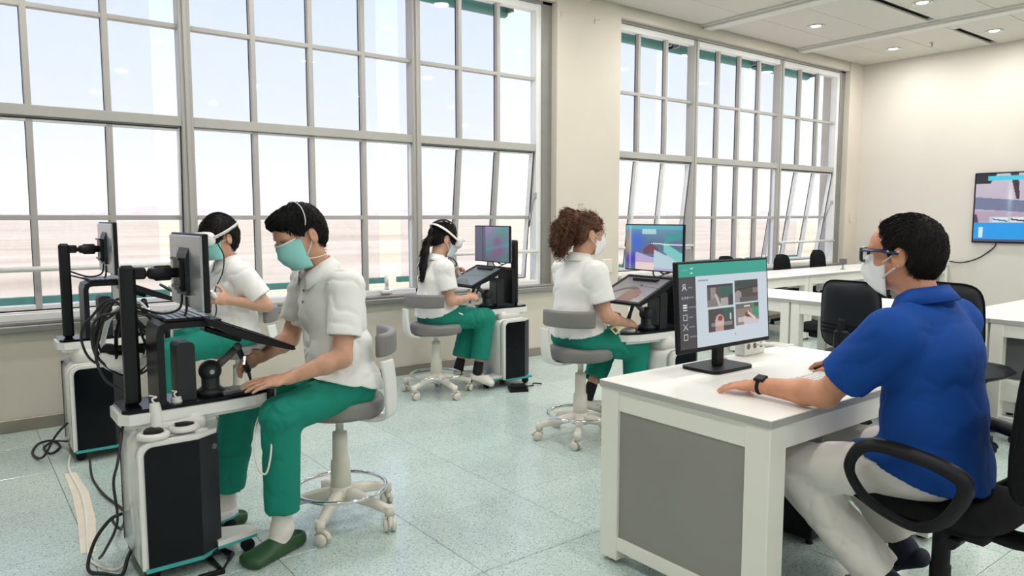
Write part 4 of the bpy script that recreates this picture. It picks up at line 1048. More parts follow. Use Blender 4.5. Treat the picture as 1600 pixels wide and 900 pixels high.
def headset_parts(t, M, strap=True, mats=('white_gloss', 'black_plastic')):
    """visor centred on origin, looking along +X, straps behind (-X), up = Z ; M places it"""
    # visor: rounded shell
    vs = []; nu, nv = 26, 14
    def se(c, e): return math.copysign(abs(c)**e, c)
    for j in range(nv+1):
        ph = -PI/2+PI*j/nv
        for i in range(nu):
            th = 2*PI*i/nu
            cx = se(math.cos(ph), 0.55)*se(math.cos(th), 0.55); cy = se(math.cos(ph), 0.55)*se(math.sin(th), 0.7); cz = se(math.sin(ph), 0.6)
            x = 0.036*cx - 0.045*(cy*cy)*0.55; vs.append(tuple(M @ Vector((x, 0.092*cy, 0.049*cz))))
    fs = [(j*nu+i, j*nu+(i+1)%nu, (j+1)*nu+(i+1)%nu, (j+1)*nu+i) for j in range(nv) for i in range(nu)]
    v = obj('visor', MB().add(vs, fs, 0, True), mats[0], t)
    vs2 = []
    for p in vs:
        q = M.inverted() @ Vector(p); vs2.append(tuple(M @ Vector((q.x*0.72-0.034-0.25*q.y*q.y/0.09, q.y*0.86, q.z*0.94))))
    obj('face_pad', MB().add(vs2, fs, 0, True), mats[1], v)
    for s in (-1, 1):
        obj('camera_dot', MB().cyl(M @ Vector((0.030, s*0.06, 0.022)), M @ Vector((0.0345, s*0.062, 0.022)), 0.006, n=10), 'black_gloss', v)
    return v
def headset(x, y, z, label, M, band=None, top=None, rest_loc=None):
    t = thing('vr_headset', label, 'VR headset', (x, y, z), world=True, group='white VR headsets')
    headset_parts(t, M)
    if band: obj('strap', MB().tube(band, 0.016, n=8, flat=0.35), 'white_plastic', t)
    if top: obj('top_strap', MB().tube(top, 0.013, n=8, flat=0.3), 'black_plastic', t)
    return t
# spare headset hanging by its strap on the mast of the front station, visor down
M = Matrix.Translation((0.545, 3.335, 0.800)) @ Matrix.Rotation(math.radians(-128), 4, 'Z') @ Matrix.Rotation(math.radians(62), 4, 'Y')
hb = [M @ Vector(p) for p in ((-0.03, -0.090, 0), (-0.10, -0.098, 0.005), (-0.20, -0.085, 0.015), (-0.255, -0.03, 0.02), (-0.265, 0.03, 0.02), (-0.20, 0.085, 0.015), (-0.10, 0.098, 0.005), (-0.03, 0.09, 0))]
ht = [M @ Vector(p) for p in ((-0.01, 0, 0.045), (-0.09, 0, 0.085), (-0.18, 0, 0.08), (-0.26, 0, 0.02))]
hs_ = headset(0.545, 3.345, 0.72, 'spare white headset hanging with tangled black cables behind the front mast', M, spline(hb, 6), spline(ht, 6))
obj('pad_ring', MB().tube(spline([M @ Vector(p) for p in ((-0.045, -0.082, 0.0), (-0.06, -0.05, 0.045), (-0.05, 0, 0.052), (-0.06, 0.05, 0.045), (-0.045, 0.082, 0.0), (-0.055, 0.05, -0.04), (-0.045, 0, -0.035), (-0.055, -0.05, -0.04))], 5, closed=True), 0.015, n=8, closed=True), 'black_plastic', hs_)
rnd = random.Random(5)
for k in range(5):
    c0 = Vector((0.545+rnd.uniform(-0.03, 0.03), 3.34+rnd.uniform(-0.03, 0.03), 0.90+rnd.uniform(-0.02, 0.02)))
    pts = []
    for i in range(14):
        a = 2*PI*i/14; rr = 0.105+0.02*math.sin(2*a+k); hh = 0.135+0.02*math.cos(3*a+k)
        d = Vector((math.cos(math.radians(-28+6*k)), math.sin(math.radians(-28+6*k)), 0))
        pts.append(c0+d*(rr*math.cos(a))+Vector((0,0,hh*math.sin(a)))+Vector((0.012*math.sin(a*2+k), 0.012*math.cos(a+k), 0)))
    obj('cable_loop', MB().tube(spline(pts, 4, closed=True), 0.0055, n=6, closed=True), 'cable_black', hs_)
obj('cable_tail', MB().tube(spline([(0.47, 3.30, 0.95), (0.445, 3.28, 0.85), (0.47, 3.25, 0.76), (0.53, 3.22, 0.70), (0.505, 3.12, 0.62), (0.46, 3.0, 0.50), (0.44, 2.99, 0.42), (0.455, 3.05, 0.25), (0.43, 3.2, 0.09), (0.42, 3.3, 0.02)], 6), 0.0055, n=6), 'cable_black', hs_)

def controller(x, y, z, label, M=None, group='white VR controllers'):
    """tracking ring flat around origin, grip rising"""
    t = thing('vr_controller', label, 'controller', (x, y, z), world=True, group=group)
    M = Matrix.Translation((x, y, z)) @ (M or Matrix.Identity(4))
    ringp = [M @ Vector((0.046*math.cos(a), 0.042*math.sin(a), 0.014)) for a in np.linspace(0, 2*PI, 28)[:-1]]
    obj('tracking_ring', MB().tube(ringp, 0.014, n=8, closed=True), 'white_plastic', t)
    obj('face_plate', MB().lathe([(0.030, 0.014), (0.036, 0.026), (0.035, 0.034), (0.01, 0.037)], n=20).xf(M @ Matrix.Rotation(0.18, 4, 'X')), 'black_plastic', t)
    gp = [M @ Vector(p) for p in ((0.015, 0.03, 0.018), (0.022, 0.045, 0.05), (0.022, 0.055, 0.09), (0.02, 0.058, 0.125))]
    obj('grip', MB().tube(spline(gp, 5), 0.017, n=12, rs=[0.018+0.006*math.sin(PI*i/15) for i in range(16)]), 'white_plastic', t)
    obj('wrist_strap', MB().tube(spline([M @ Vector(p) for p in ((0.02, 0.058, 0.125), (0.012, 0.06, 0.14), (0.03, 0.065, 0.145), (0.012, 0.075, 0.150), (0.005, 0.06, 0.155))], 5), 0.0035, n=6), 'strap_white', t)
    return t
controller(0.585, 3.005, 0.559, 'white VR controller on the front cabinet, left of the two')
controller(0.705, 3.050, 0.559, 'white VR controller on the front cabinet, right of the two', Matrix.Rotation(0.5, 4, 'Z'))

# foot pedals
t = thing('foot_pedal', 'black triangular foot pedal frame on the floor beside the front cabinet', 'foot pedal', (0.82, 2.99, 0), world=True)
obj('frame', MB().tube([(0.79, 2.90, 0.012), (0.865, 3.03, 0.012), (0.835, 3.13, 0.012), (0.78, 3.08, 0.012)], 0.012, n=8, closed=True), 'black_plastic', t)
obj('bar', MB().box(0.70, 0.80, 2.895, 2.915, 0.0, 0.018, bev=0.003), 'black_plastic', t)
t = thing('foot_pedal', 'black foot pedal on the floor in front of the ponytailed student station', 'foot pedal', (3.62, 4.66, 0), world=True)
obj('base', MB().prism([(3.52, 4.60), (3.66, 4.54), (3.74, 4.66), (3.60, 4.74)], 0.0, 0.022, 'z'), 'black_plastic', t)
obj('treadle', MB().prism([(3.54, 4.615), (3.655, 4.565), (3.71, 4.65), (3.60, 4.70)], 0.022, 0.045, 'z'), 'black_plastic', t)
obj('cable', MB().tube(spline([(3.72, 4.68, 0.01), (3.80, 4.66, 0.01), (3.86, 4.72, 0.01), (3.90, 4.66, 0.01)], 5), 0.006, n=6), 'cable_black', t)
# taped cable on the floor and loose leads
t = thing('cable_tape', 'cream tape strip holding a cable to the floor by the front cabinet', 'tape', (0.42, 4.0, 0), world=True)
strip = [(0.441, 4.60), (0.495, 4.585), (0.505, 4.2), (0.478, 3.8), (0.425, 3.42), (0.370, 3.435), (0.405, 3.8), (0.432, 4.2)]
obj('strip', MB().prism(strip, 0.0004, 0.0032, 'z'), 'tape', t)
obj('cable', MB().tube(spline([(0.50, 4.85, 0.03), (0.475, 4.72, 0.006), (0.468, 4.55, 0.004), (0.470, 4.2, 0.004), (0.440, 3.8, 0.004), (0.398, 3.44, 0.004), (0.40, 3.30, 0.006), (0.46, 3.18, 0.006), (0.515, 3.17, 0.05)], 6), 0.006, n=6), 'cable_white', t)
mb = MB().tube(spline([(0.50, 4.86, 0.22), (0.44, 4.86, 0.16), (0.37, 4.9, 0.03), (0.335, 5.10, 0.006), (0.38, 5.3, 0.006), (0.46, 5.33, 0.006), (0.48, 5.15, 0.007), (0.42, 5.03, 0.008), (0.40, 5.18, 0.01), (0.46, 5.28, 0.012), (0.51, 5.05, 0.06)], 7), 0.007, n=6)
tag(obj('power_lead', mb, 'cable_black'), 'black power lead coiled on the floor behind the far left cabinet', 'cable')
mb = MB().tube(spline([(0.505, 3.26, 0.20), (0.46, 3.25, 0.19), (0.40, 3.24, 0.12), (0.37, 3.22, 0.02), (0.42, 3.17, 0.006), (0.47, 3.12, 0.006), (0.50, 3.16, 0.05), (0.52, 3.2, 0.06)], 7), 0.0075, n=6)
tag(obj('power_lead', mb, 'cable_black'), 'black power lead looping from the back of the front cabinet to the floor', 'cable')
mb = MB().tube(spline([(0.56, 4.55, 0.07), (0.55, 4.40, 0.008), (0.56, 4.1, 0.006), (0.60, 3.8, 0.006), (0.55, 3.6, 0.008), (0.50, 3.48, 0.10), (0.51, 3.40, 0.15)], 7), 0.0065, n=6)
tag(obj('power_lead', mb, 'cable_black'), 'black lead running over the floor between the two left cabinets', 'cable')
t = thing('mask_cord', 'thin white cord looped below the front table, hanging before the green trousers', 'cord', (1.02, 3.03, 0.45), world=True)
obj('cord', MB().tube(spline([(1.075, 3.10, 0.60), (1.02, 3.0, 0.57), (1.0, 2.90, 0.50), (0.975, 2.86, 0.42), (0.955, 2.86, 0.38), (0.93, 2.87, 0.42), (0.94, 2.93, 0.52), (1.0, 3.02, 0.59), (1.075, 3.11, 0.605)], 7), 0.004, n=6), 'cable_white', t)
obj('clip', MB().box(1.03, 1.07, 3.02, 3.07, 0.575, 0.60, bev=0.006), 'white_plastic', t)
# ================================================================ PEOPLE: bodies and clothes are grown as one continuous surface each
class Sdf:
    def __init__(s, h): s.h = h; s.pr = []
    def econe(s, a, b, ra, rb, u=None, k=0.02, op='+', cap=(0, 0)):
        a = np.array(a, float); b = np.array(b, float)
        ra = (ra, ra) if np.isscalar(ra) else ra; rb = (rb, rb) if np.isscalar(rb) else rb
        s.pr.append(('c', a, b, ra, rb, u, k, op, cap)); return s
    def cone(s, a, b, ra, rb, k=0.02, op='+', cap=(0, 0)): return s.econe(a, b, ra, rb, None, k, op, cap)
    def ell(s, c, ax, r, k=0.02, op='+'):
        s.pr.append(('e', np.array(c, float), [np.array(x, float) for x in ax], r, k, op)); return s
    def ball(s, c, r, k=0.02, op='+'): return s.ell(c, ((1,0,0),(0,1,0),(0,0,1)), (r, r, r), k, op)
    def cut(s, p, n): s.pr.append(('p', np.array(p, float), np.array(n, float)/np.linalg.norm(n))); return s   # keep the side n points to
    def _bb(s, q):
        if q[0] == 'c':
            m = max(*q[3], *q[4])+q[6]+3*s.h; return np.minimum(q[1], q[2])-m, np.maximum(q[1], q[2])+m
        m = max(q[3])+q[4]+3*s.h; return q[1]-m, q[1]+m
    def field(s):
        lo = np.full(3, 1e9); hi = -lo
        for q in s.pr:
            if q[0] != 'p' and q[-1 if q[0] == 'e' else 7] == '+':
                a, b = s._bb(q); lo = np.minimum(lo, a); hi = np.maximum(hi, b)
        n = np.ceil((hi-lo)/s.h).astype(int)+1
        ax = [lo[i]+s.h*np.arange(n[i]) for i in range(3)]
        D = np.full(n, 1.0, np.float32)
        for q in s.pr:
            if q[0] == 'p':
                g = (ax[0]-q[1][0])[:,None,None]*q[2][0]+(ax[1]-q[1][1])[None,:,None]*q[2][1]+(ax[2]-q[1][2])[None,None,:]*q[2][2]
                np.maximum(D, -g.astype(np.float32), out=D); continue
            a_, b_ = s._bb(q)
            i0 = np.clip(np.floor((a_-lo)/s.h).astype(int), 0, n); i1 = np.clip(np.ceil((b_-lo)/s.h).astype(int)+1, 0, n)
            if np.any(i1 <= i0): continue
            sl = tuple(slice(i0[i], i1[i]) for i in range(3))
            X = ax[0][sl[0]][:,None,None]; Y = ax[1][sl[1]][None,:,None]; Z = ax[2][sl[2]][None,None,:]
            if q[0] == 'c':
                _, a, b, ra, rb, u, k, op, cap = q
                d = b-a; L = np.linalg.norm(d); d = d/L
                if u is None:
                    t_ = np.array((1.0,0,0)) if abs(d[0]) < 0.9 else np.array((0,1.0,0)); u_ = np.cross(d, t_)
                else: u_ = np.array(u, float)-d*np.dot(u, d)
                u_ = u_/np.linalg.norm(u_); v_ = np.cross(d, u_)
                wx, wy, wz = X-a[0], Y-a[1], Z-a[2]
                t = (wx*d[0]+wy*d[1]+wz*d[2])/L; tc = np.clip(t, 0, 1)
                pu = wx*u_[0]+wy*u_[1]+wz*u_[2]; pv = wx*v_[0]+wy*v_[1]+wz*v_[2]
                ru = ra[0]+(rb[0]-ra[0])*tc; rv = ra[1]+(rb[1]-ra[1])*tc; rm = np.minimum(ru, rv)
                ex = (t-tc)*L/rm
                if cap[0]: ex = np.where(t < 0, 0, ex)
                if cap[1]: ex = np.where(t > 1, 0, ex)
                g = (np.sqrt((pu/ru)**2+(pv/rv)**2+ex**2)-1)*rm
                if cap[0]: g = np.maximum(g, -t*L)
                if cap[1]: g = np.maximum(g, (t-1)*L)
            else:
                _, c, A, r, k, op = q
                wx, wy, wz = X-c[0], Y-c[1], Z-c[2]; m = min(r); acc = 0
                for i in range(3): acc = acc+((wx*A[i][0]+wy*A[i][1]+wz*A[i][2])/r[i])**2
                g = (np.sqrt(acc)-1)*m
            g = g.astype(np.float32); D0 = D[sl]
            if op == '+':
                hh = np.clip(0.5+0.5*(D0-g)/k, 0, 1); D[sl] = D0*(1-hh)+g*hh-k*hh*(1-hh)
            else:
                g = -g; hh = np.clip(0.5-0.5*(D0-g)/k, 0, 1); D[sl] = D0*(1-hh)+g*hh+k*hh*(1-hh)
        return D, ax, lo
    def mesh(s, name, matn, folds=0.0, fk=90.0, smooth=1, seed=0):
        D, ax, lo = s.field()
        if folds:
            I = np.nonzero(np.abs(D) < 0.03); x, y, z = ax[0][I[0]], ax[1][I[1]], ax[2][I[2]]
            w = 0.5*np.sin(23*x+seed)+0.5*np.sin(19*y+31*z+2*seed)+0.25*np.sin(47*x-39*y+seed)
            f = 0
            for q, (cx, cy, cz, kk) in enumerate(((0.45,0.30,0.84,1.0), (0.65,-0.62,0.44,0.8), (-0.55,0.35,0.76,0.62), (0.2,0.9,-0.4,0.7))):
                ph = fk*kk*(cx*x+cy*y+cz*z)+3.2*w+seed*(q+1)
                m_ = np.clip(np.sin(9*x*(1+0.3*q)+12*y-8*z*(1-0.2*q)+seed*1.3+2.1*q)*1.3-0.15, 0, 1)
                f = f+m_*((1-np.abs(np.sin(ph*0.5)))**2*1.3-0.3)
            D[I] += (folds*f).astype(np.float32)
        S = D < 0
        cnt = np.zeros(np.array(S.shape)-1, np.int8)
        cs = [(a, b, c) for a in (0,1) for b in (0,1) for c in (0,1)]
        nx, ny, nz = cnt.shape
        for a, b, c in cs: cnt += S[a:a+nx, b:b+ny, c:c+nz]
        I, J, K = np.nonzero((cnt > 0) & (cnt < 8))
        idx = np.full(cnt.shape, -1, np.int32); idx[I, J, K] = np.arange(len(I))
        vals = {c: D[I+c[0], J+c[1], K+c[2]] for c in cs}
        pos = np.zeros((len(I), 3)); nn = np.zeros(len(I))
        for c0 in cs:
            for ax_ in range(3):
                if c0[ax_]: continue
                c1 = list(c0); c1[ax_] = 1; c1 = tuple(c1)
                d0, d1 = vals[c0], vals[c1]; m_ = (d0 < 0) != (d1 < 0)
                t = np.where(m_, d0/np.where(m_, d0-d1, 1), 0)
                for q in range(3): pos[:, q] += np.where(m_, c0[q]+(t if q == ax_ else 0), 0)
                nn += m_
        V = (np.stack([I, J, K], 1)+pos/nn[:, None])*s.h+lo
        F = []
        for ax_ in range(3):
            A = np.take(S, range(0, S.shape[ax_]-1), ax_); B = np.take(S, range(1, S.shape[ax_]), ax_)
            i, j, k = np.nonzero(A != B); ok = np.ones(len(i), bool)
            o1, o2 = [(1,2),(2,0),(0,1)][ax_]; co = [i, j, k]
            for o in (o1, o2): ok &= (co[o] > 0) & (co[o] < cnt.shape[o])
            co = [c[ok] for c in co]; fl = A[i, j, k][ok] if ax_ == 0 else A[i, j, k][ok]
            def cell(a, b):
                q = [c.copy() for c in co]; q[o1] -= a; q[o2] -= b; return idx[q[0], q[1], q[2]]
            quad = np.stack([cell(1,1), cell(0,1), cell(0,0), cell(1,0)], 1)
            quad[~fl] = quad[~fl][:, ::-1]; F.append(quad)
        F = np.concatenate(F); F = F[(F >= 0).all(1)]
        for _ in range(smooth):
            acc = np.zeros_like(V); dg = np.zeros(len(V))
            for e_ in range(4):
                a, b = F[:, e_], F[:, (e_+1) % 4]
                np.add.at(acc, a, V[b]); np.add.at(dg, a, 1); np.add.at(acc, b, V[a]); np.add.at(dg, b, 1)
            V = 0.5*V+0.5*acc/np.maximum(dg, 1)[:, None]
        me = bpy.data.meshes.new(name)
        me.vertices.add(len(V)); me.vertices.foreach_set('co', V.astype(np.float32).ravel())
        me.loops.add(F.size); me.loops.foreach_set('vertex_index', F.astype(np.int32).ravel())
        me.polygons.add(len(F)); me.polygons.foreach_set('loop_start', np.arange(0, F.size, 4, dtype=np.int32))
        me.polygons.foreach_set('use_smooth', np.ones(len(F), bool))
        me.materials.append(MATS[matn]); me.update(calc_edges=True); me.validate()
        return me
def U_(v): v = np.array(v, float); return v/np.linalg.norm(v)
def lerp(a, b, t): return np.array(a, float)*(1-t)+np.array(b, float)*t

def hand(S, w, d, n, thumb, curl=(0.25, 0.35, 0.2), spread=0.10, th_open=0.75, sc=1.0, fc=None, th_curl=0.25):
    """w wrist, d pointing, n back-of-hand normal, thumb = approximate direction of the thumb side"""
    w = np.array(w, float); d = U_(d); n = np.array(n, float); n = U_(n-d*np.dot(n, d))
    s = np.cross(n, d); s = s if np.dot(s, thumb) > 0 else -s
    S.econe(w-d*0.01*sc, w+d*0.05*sc, (0.026*sc, 0.019*sc), (0.037*sc, 0.0155*sc), s, 0.012)
    S.econe(w+d*0.045*sc, w+d*0.086*sc, (0.037*sc, 0.015*sc), (0.038*sc, 0.0115*sc), s, 0.012)
    for i, (off, ln, r) in enumerate(((0.030, (0.040,0.025,0.019), 0.0086), (0.010, (0.044,0.029,0.020), 0.0088), (-0.0105, (0.041,0.027,0.020), 0.0084), (-0.0295, (0.032,0.020,0.017), 0.0074))):
        p = w+d*(0.088-0.004*abs(i-1))*sc+s*off*sc; a = 0.0
        c_ = fc[i] if fc else curl
        dd = U_(d+s*spread*(1.2-0.8*i))
        rr = r*sc
        for q in range(3):
            a += c_[q]; dirv = dd*math.cos(a)-n*math.sin(a)
            p2 = p+dirv*ln[q]*sc; S.cone(p, p2, rr, rr*0.9, 0.004); p = p2; rr *= 0.9
    b = w+d*0.020*sc+s*0.024*sc-n*0.006*sc
    td = U_(d*0.62+s*th_open-n*0.28); p = b; a = 0
    for q, (ln, r0, r1) in enumerate(((0.044, 0.0145, 0.0118), (0.030, 0.0112, 0.0100), (0.024, 0.0098, 0.0082))):
        dirv = U_(td*math.cos(a)+U_(d-n*0.3)*math.sin(a)); p2 = p+dirv*ln*sc; S.cone(p, p2, r0*sc, r1*sc, 0.010 if q == 0 else 0.004); p = p2; a += th_curl

class Head:
    def __init__(s, c, f, u, sc=1.0):
        s.c = np.array(c, float); s.f = U_(f); u = np.array(u, float); s.u = U_(u-s.f*np.dot(u, s.f)); s.l = np.cross(s.u, s.f); s.sc = sc
    def p(s, x, y, z): return s.c+(s.f*x+s.l*y+s.u*z)*s.sc
    def v(s, x, y, z): return Vector(s.p(x, y, z))
    def ax(s): return (s.f, s.l, s.u)
    def M(s, x=0, y=0, z=0):
        R = Matrix(((s.f[0], s.l[0], s.u[0]), (s.f[1], s.l[1], s.u[1]), (s.f[2], s.l[2], s.u[2]))).to_4x4()
        return Matrix.Translation(s.v(x, y, z)) @ R
    def build(s, S, nb):
        sc = s.sc; E = lambda x, y, z, r, k=0.02, op='+': S.ell(s.p(x, y, z), s.ax(), tuple(q*sc for q in r), k*sc, op)
        E(-0.012, 0, 0.035, (0.098, 0.077, 0.088)); E(0.030, 0, -0.020, (0.066, 0.062, 0.085), 0.03)
        E(0.055, 0, 0.045, (0.045, 0.058, 0.045), 0.03)
        for q in (-1, 1):
            S.cone(s.p(-0.01, q*0.047, -0.055), s.p(0.068, q*0.016, -0.088), 0.018*sc, 0.018*sc, 0.03*sc)
            E(0.056, q*0.034, -0.020, (0.028, 0.024, 0.026), 0.02)
            E(0.085, q*0.030, 0.030, (0.014, 0.024, 0.009), 0.012)
            E(0.105, q*0.032, 0.006, (0.018, 0.019, 0.013), 0.012, '-')
            E(0.080, q*0.032, 0.006, (0.0135, 0.015, 0.0125), 0.004)
            # ear: rim, bowl, lobe
            A = (U_(s.f*0.96+s.l*q*0.28), U_(s.l*q*0.96-s.f*0.28), s.u)
            S.ell(s.p(-0.018, q*0.085, -0.004), A, (0.0215*sc, 0.0095*sc, 0.035*sc), 0.008*sc)
            S.ell(s.p(-0.010, q*0.095, 0.002), A, (0.010*sc, 0.006*sc, 0.018*sc), 0.004*sc, '-')
        S.cone(s.p(0.092, 0, 0.018), s.p(0.112, 0, -0.024), 0.009*sc, 0.0125*sc, 0.012*sc)
        E(0.101, 0, -0.030, (0.014, 0.017, 0.010), 0.008); E(0.086, 0, -0.062, (0.018, 0.026, 0.014), 0.015)
        E(0.078, 0, -0.092, (0.022, 0.026, 0.018), 0.02)
        nb = np.array(nb, float)
        S.econe(nb, s.p(-0.020, 0, -0.045), (0.062*sc, 0.058*sc), (0.055*sc, 0.056*sc), s.l, 0.03*sc)

def body(spec, h, hd):
    S = Sdf(h); j = spec; l = np.array(j['l'], float)
    S.econe(j['pelvis'], j['chest'], (0.12, 0.08), (0.13, 0.085), l, 0.05)
    S.econe(j['chest'], lerp(j['chest'], j['neck'], 0.8), (0.13, 0.08), (0.07, 0.055), l, 0.04)
    for q in 'lr':
        sh, el, wr = j[q+'sh'], j[q+'el'], j[q+'wr']; g = j.get('girth', 1.0)
        S.cone(lerp(j['chest'], j['neck'], 0.6), sh, 0.055, 0.050, 0.03)
        S.cone(sh, el, 0.050*g, 0.040*g, 0.02)
        m_ = lerp(el, wr, 0.30); S.cone(el, m_, 0.040*g, 0.041*g, 0.02); S.cone(m_, wr, 0.040*g, 0.026*g, 0.02)
        hand(S, wr, **j[q+'hand'])
        hi, kn, an, to = j[q+'hip'], j[q+'kn'], j[q+'an'], j[q+'toe']
        S.cone(j['pelvis'], hi, 0.075, 0.07, 0.03); S.cone(hi, kn, 0.065, 0.048, 0.02); S.cone(kn, lerp(kn, an, 0.35), 0.046, 0.046, 0.02); S.cone(lerp(kn, an, 0.35), an, 0.045, 0.032, 0.02)
        S.econe(an, lerp(an, to, 0.18), (0.026, 0.026), (0.022, 0.018), None, 0.02)
    hd.build(S, j['neck'])
    return S.mesh('body', j['skin'], smooth=1)
def trousers(spec, h, matn, r=(0.092, 0.074, 0.070), folds=0.0048, hem=0.80, seed=1):
    S = Sdf(h); j = spec; l = np.array(j['l'], float); f = np.array(j['f'], float)
    S.econe(lerp(j['lhip'], j['pelvis'], 0.25)+f*0.015, lerp(j['rhip'], j['pelvis'], 0.25)+f*0.015, (r[0]*0.98, r[0]*0.98), (r[0]*0.98, r[0]*0.98), f, 0.05)
    S.econe(j['pelvis'], lerp(j['pelvis'], j['chest'], 0.30), (0.150, 0.105), (0.130, 0.092), l, 0.04)
    for q in 'lr':
        hi, kn, an = j[q+'hip'], j[q+'kn'], j[q+'an']; e_ = lerp(kn, an, j.get(q+'hem', hem))
        S.cone(hi, kn, r[0], r[1], 0.03); S.cone(kn, lerp(kn, e_, 0.98), r[1], r[2], 0.025, cap=(0, 1))
        ax_ = U_(np.array(e_)-np.array(kn)); S.cone(e_-ax_*0.05, e_+ax_*0.03, r[2]-0.020, r[2]-0.011, 0.003, '-')
    return S.mesh('trousers', matn, folds, 75, 1, seed)
def shirt(spec, h, matn, w=1.0, dep=1.0, folds=0.0052, sl=0.60, hem=0.0, slr=(0.074, 0.074), seed=2, hemdir=None):
    S = Sdf(h); j = spec; l = np.array(j['l'], float)
    pe, ch, nk = np.array(j['pelvis'], float), np.array(j['chest'], float), np.array(j['neck'], float)
    hm = pe+U_(pe-ch)*hem; wa = lerp(pe, ch, 0.45)
    hc = hm-U_(ch-pe)*0.07; S.econe(hc, wa, (0.198*w*j.get('hemw', 1.0), 0.146*dep*j.get('hemw', 1.0)), (0.170*w, 0.126*dep), l, 0.05, cap=(1, 0))
    S.econe(wa, ch, (0.168*w, 0.124*dep), (0.176*w, 0.122*dep), l, 0.06)
    up = lerp(ch, nk, 0.62); S.econe(ch, up, (0.172*w, 0.118*dep), (0.135*w, 0.090*dep), l, 0.06)
    tr_ = j['tr']; f_ = np.array(j['f'], float); g = 0.013
    S.econe(lerp(j['lhip'], pe, 0.25)+f_*0.015, lerp(j['rhip'], pe, 0.25)+f_*0.015, (tr_[0]*0.98+g, tr_[0]*0.98+g), (tr_[0]*0.98+g, tr_[0]*0.98+g), f_, 0.05)
    for q in 'lr': S.cone(j[q+'hip'], lerp(j[q+'hip'], j[q+'kn'], 0.55), tr_[0]+g, float(lerp(tr_[0], tr_[1], 0.55))+g, 0.04)
    for q in 'lr':
        sh, el = np.array(j[q+'sh'], float), np.array(j[q+'el'], float)
        S.cone(lerp(ch, nk, 0.72), sh, 0.058, 0.066, 0.04)
        e_ = lerp(sh, el, sl); S.cone(sh, e_, slr[0], slr[1], 0.035, cap=(0, 1))
        ax_ = U_(el-sh); S.cone(e_-ax_*0.04, e_+ax_*0.03, slr[1]-0.016, slr[1]-0.008, 0.003, '-')
    S.cut(hm+U_(ch-pe)*0.004, U_(ch-pe)+np.array(j['f'], float)*j.get('hemtilt', -0.22))
    return S.mesh('polo_shirt', matn, folds, 70, 1, seed)
def collar(nb, axis, f, r=0.070, gap=24, tilt=0.0):
    a = U_(axis); nb = np.array(nb, float)+a*0.012; r = r+0.006; f = np.array(f, float); f = U_(f-a*np.dot(f, a)); l = np.cross(a, f)
    prof = [(0.002, -0.040), (-0.006, 0.030), (0.0, 0.036), (0.030, -0.014), (0.025, -0.019), (0.004, 0.020), (0.007, -0.040)]
    vs = []; N = 34; n = len(prof)
    for i in range(N+1):
        ph = math.radians(gap+(360-2*gap)*i/N); front = max(0, math.cos(ph))
        for (dr, dz) in prof:
            rr = r+dr+ (0.010*front if dr > 0.01 else 0)
            z = dz-(0.022*front**2 if dr > 0.01 else 0) - 0.026*front
            vs.append(tuple(nb+f*(rr*math.cos(ph)*0.96)+l*(rr*math.sin(ph))+a*z))
    fs = [(j*n+i, j*n+(i+1)%n, (j+1)*n+(i+1)%n, (j+1)*n+i) for j in range(N) for i in range(n)]+[tuple(range(n))[::-1], tuple(N*n+i for i in range(n))]
    return MB().add(vs, fs, 0, True)
def face_mask(hd, kind='flat'):
    vs = []; R, Cn = 10, 22
    for lay in (0, 1):
        for i in range(R+1):
            v = i/R
            z = 0.004-(0.122 if kind == 'flat' else 0.108)*v
            if kind == 'flat':
                xf = 0.116+0.014*math.sin(PI*min(1, v*1.25))-0.020*max(0, v-0.6)/0.4; ry = 0.071-0.006*v
                pl = 0.0025*math.sin(v*PI*6)
            else:
                xf = 0.112+0.034*math.sin(PI*v)**0.8-0.018*v; ry = 0.069-0.008*v; pl = 0
            for k in range(Cn+1):
                th = math.radians(-82+164*k/Cn); c_, s_ = math.cos(th), math.sin(th)
                zz = z + (0.010*(1-c_)*(1-2*v) if kind == 'flat' else (0.045*(1-c_)*(0.35-v)))
                x = 0.020+(xf+pl-0.020)*(c_ if kind == 'flat' else c_**1.12 if c_ > 0 else c_)
                y = ry*s_
                nrm = Vector((c_, s_, 0))*(0.0 if lay else -0.003)
                vs.append(tuple(hd.v(x+nrm.x, y+nrm.y, zz)))
    n1 = (R+1)*(Cn+1); fs = []
    for lay in (0, 1):
        for i in range(R):
            for k in range(Cn):
                a = lay*n1+i*(Cn+1)+k; q = (a, a+1, a+Cn+2, a+Cn+1); fs.append(q if lay else q[::-1])
    border = [(0, k) for k in range(Cn)]+[(i, Cn) for i in range(R)]+[(R, Cn-k) for k in range(Cn)]+[(R-i, 0) for i in range(R)]
    ids = [i*(Cn+1)+k for i, k in border]
    for q in range(len(ids)):
        a, b = ids[q], ids[(q+1) % len(ids)]; fs.append((a, b, b+n1, a+n1))
    return MB().add(vs, fs, 0, True)
def hair_cap(hd, h, matn, thick=0.016, line=((0.092, 0.062), (-0.055, -0.075)), tail=None, ear=0.036, seed=3, folds=0.0015, top=0.0, extra=None, kcut=None):
    S = Sdf(h); sc = hd.sc
    S.ell(hd.p(-0.012, 0, 0.037), hd.ax(), tuple((q+thick)*sc for q in (0.099, 0.078, 0.088+top)), 0.02)
    S.ell(hd.p(-0.045, 0, -0.005), hd.ax(), tuple((q+thick*0.7)*sc for q in (0.062, 0.066, 0.075)), 0.03)
    if extra: extra(S, hd)
    for q in (-1, 1): S.ball(hd.p(-0.010, q*0.104, -0.008), (ear+0.008)*sc, 0.006, '-')
    (x0, z0), (x1, z1) = line
    d = np.array((x1-x0, z1-z0)); nrm = np.array((d[1], -d[0])); nrm = nrm if nrm[1] > 0 else -nrm
    # hairline: keep what lies above the line from brow to nape
    S.cut(hd.p(x0, 0, z0), hd.f*nrm[0]+hd.u*nrm[1])
    if tail: tail(S, hd)
    return S.mesh('hair', matn, folds, 230, 1, seed)
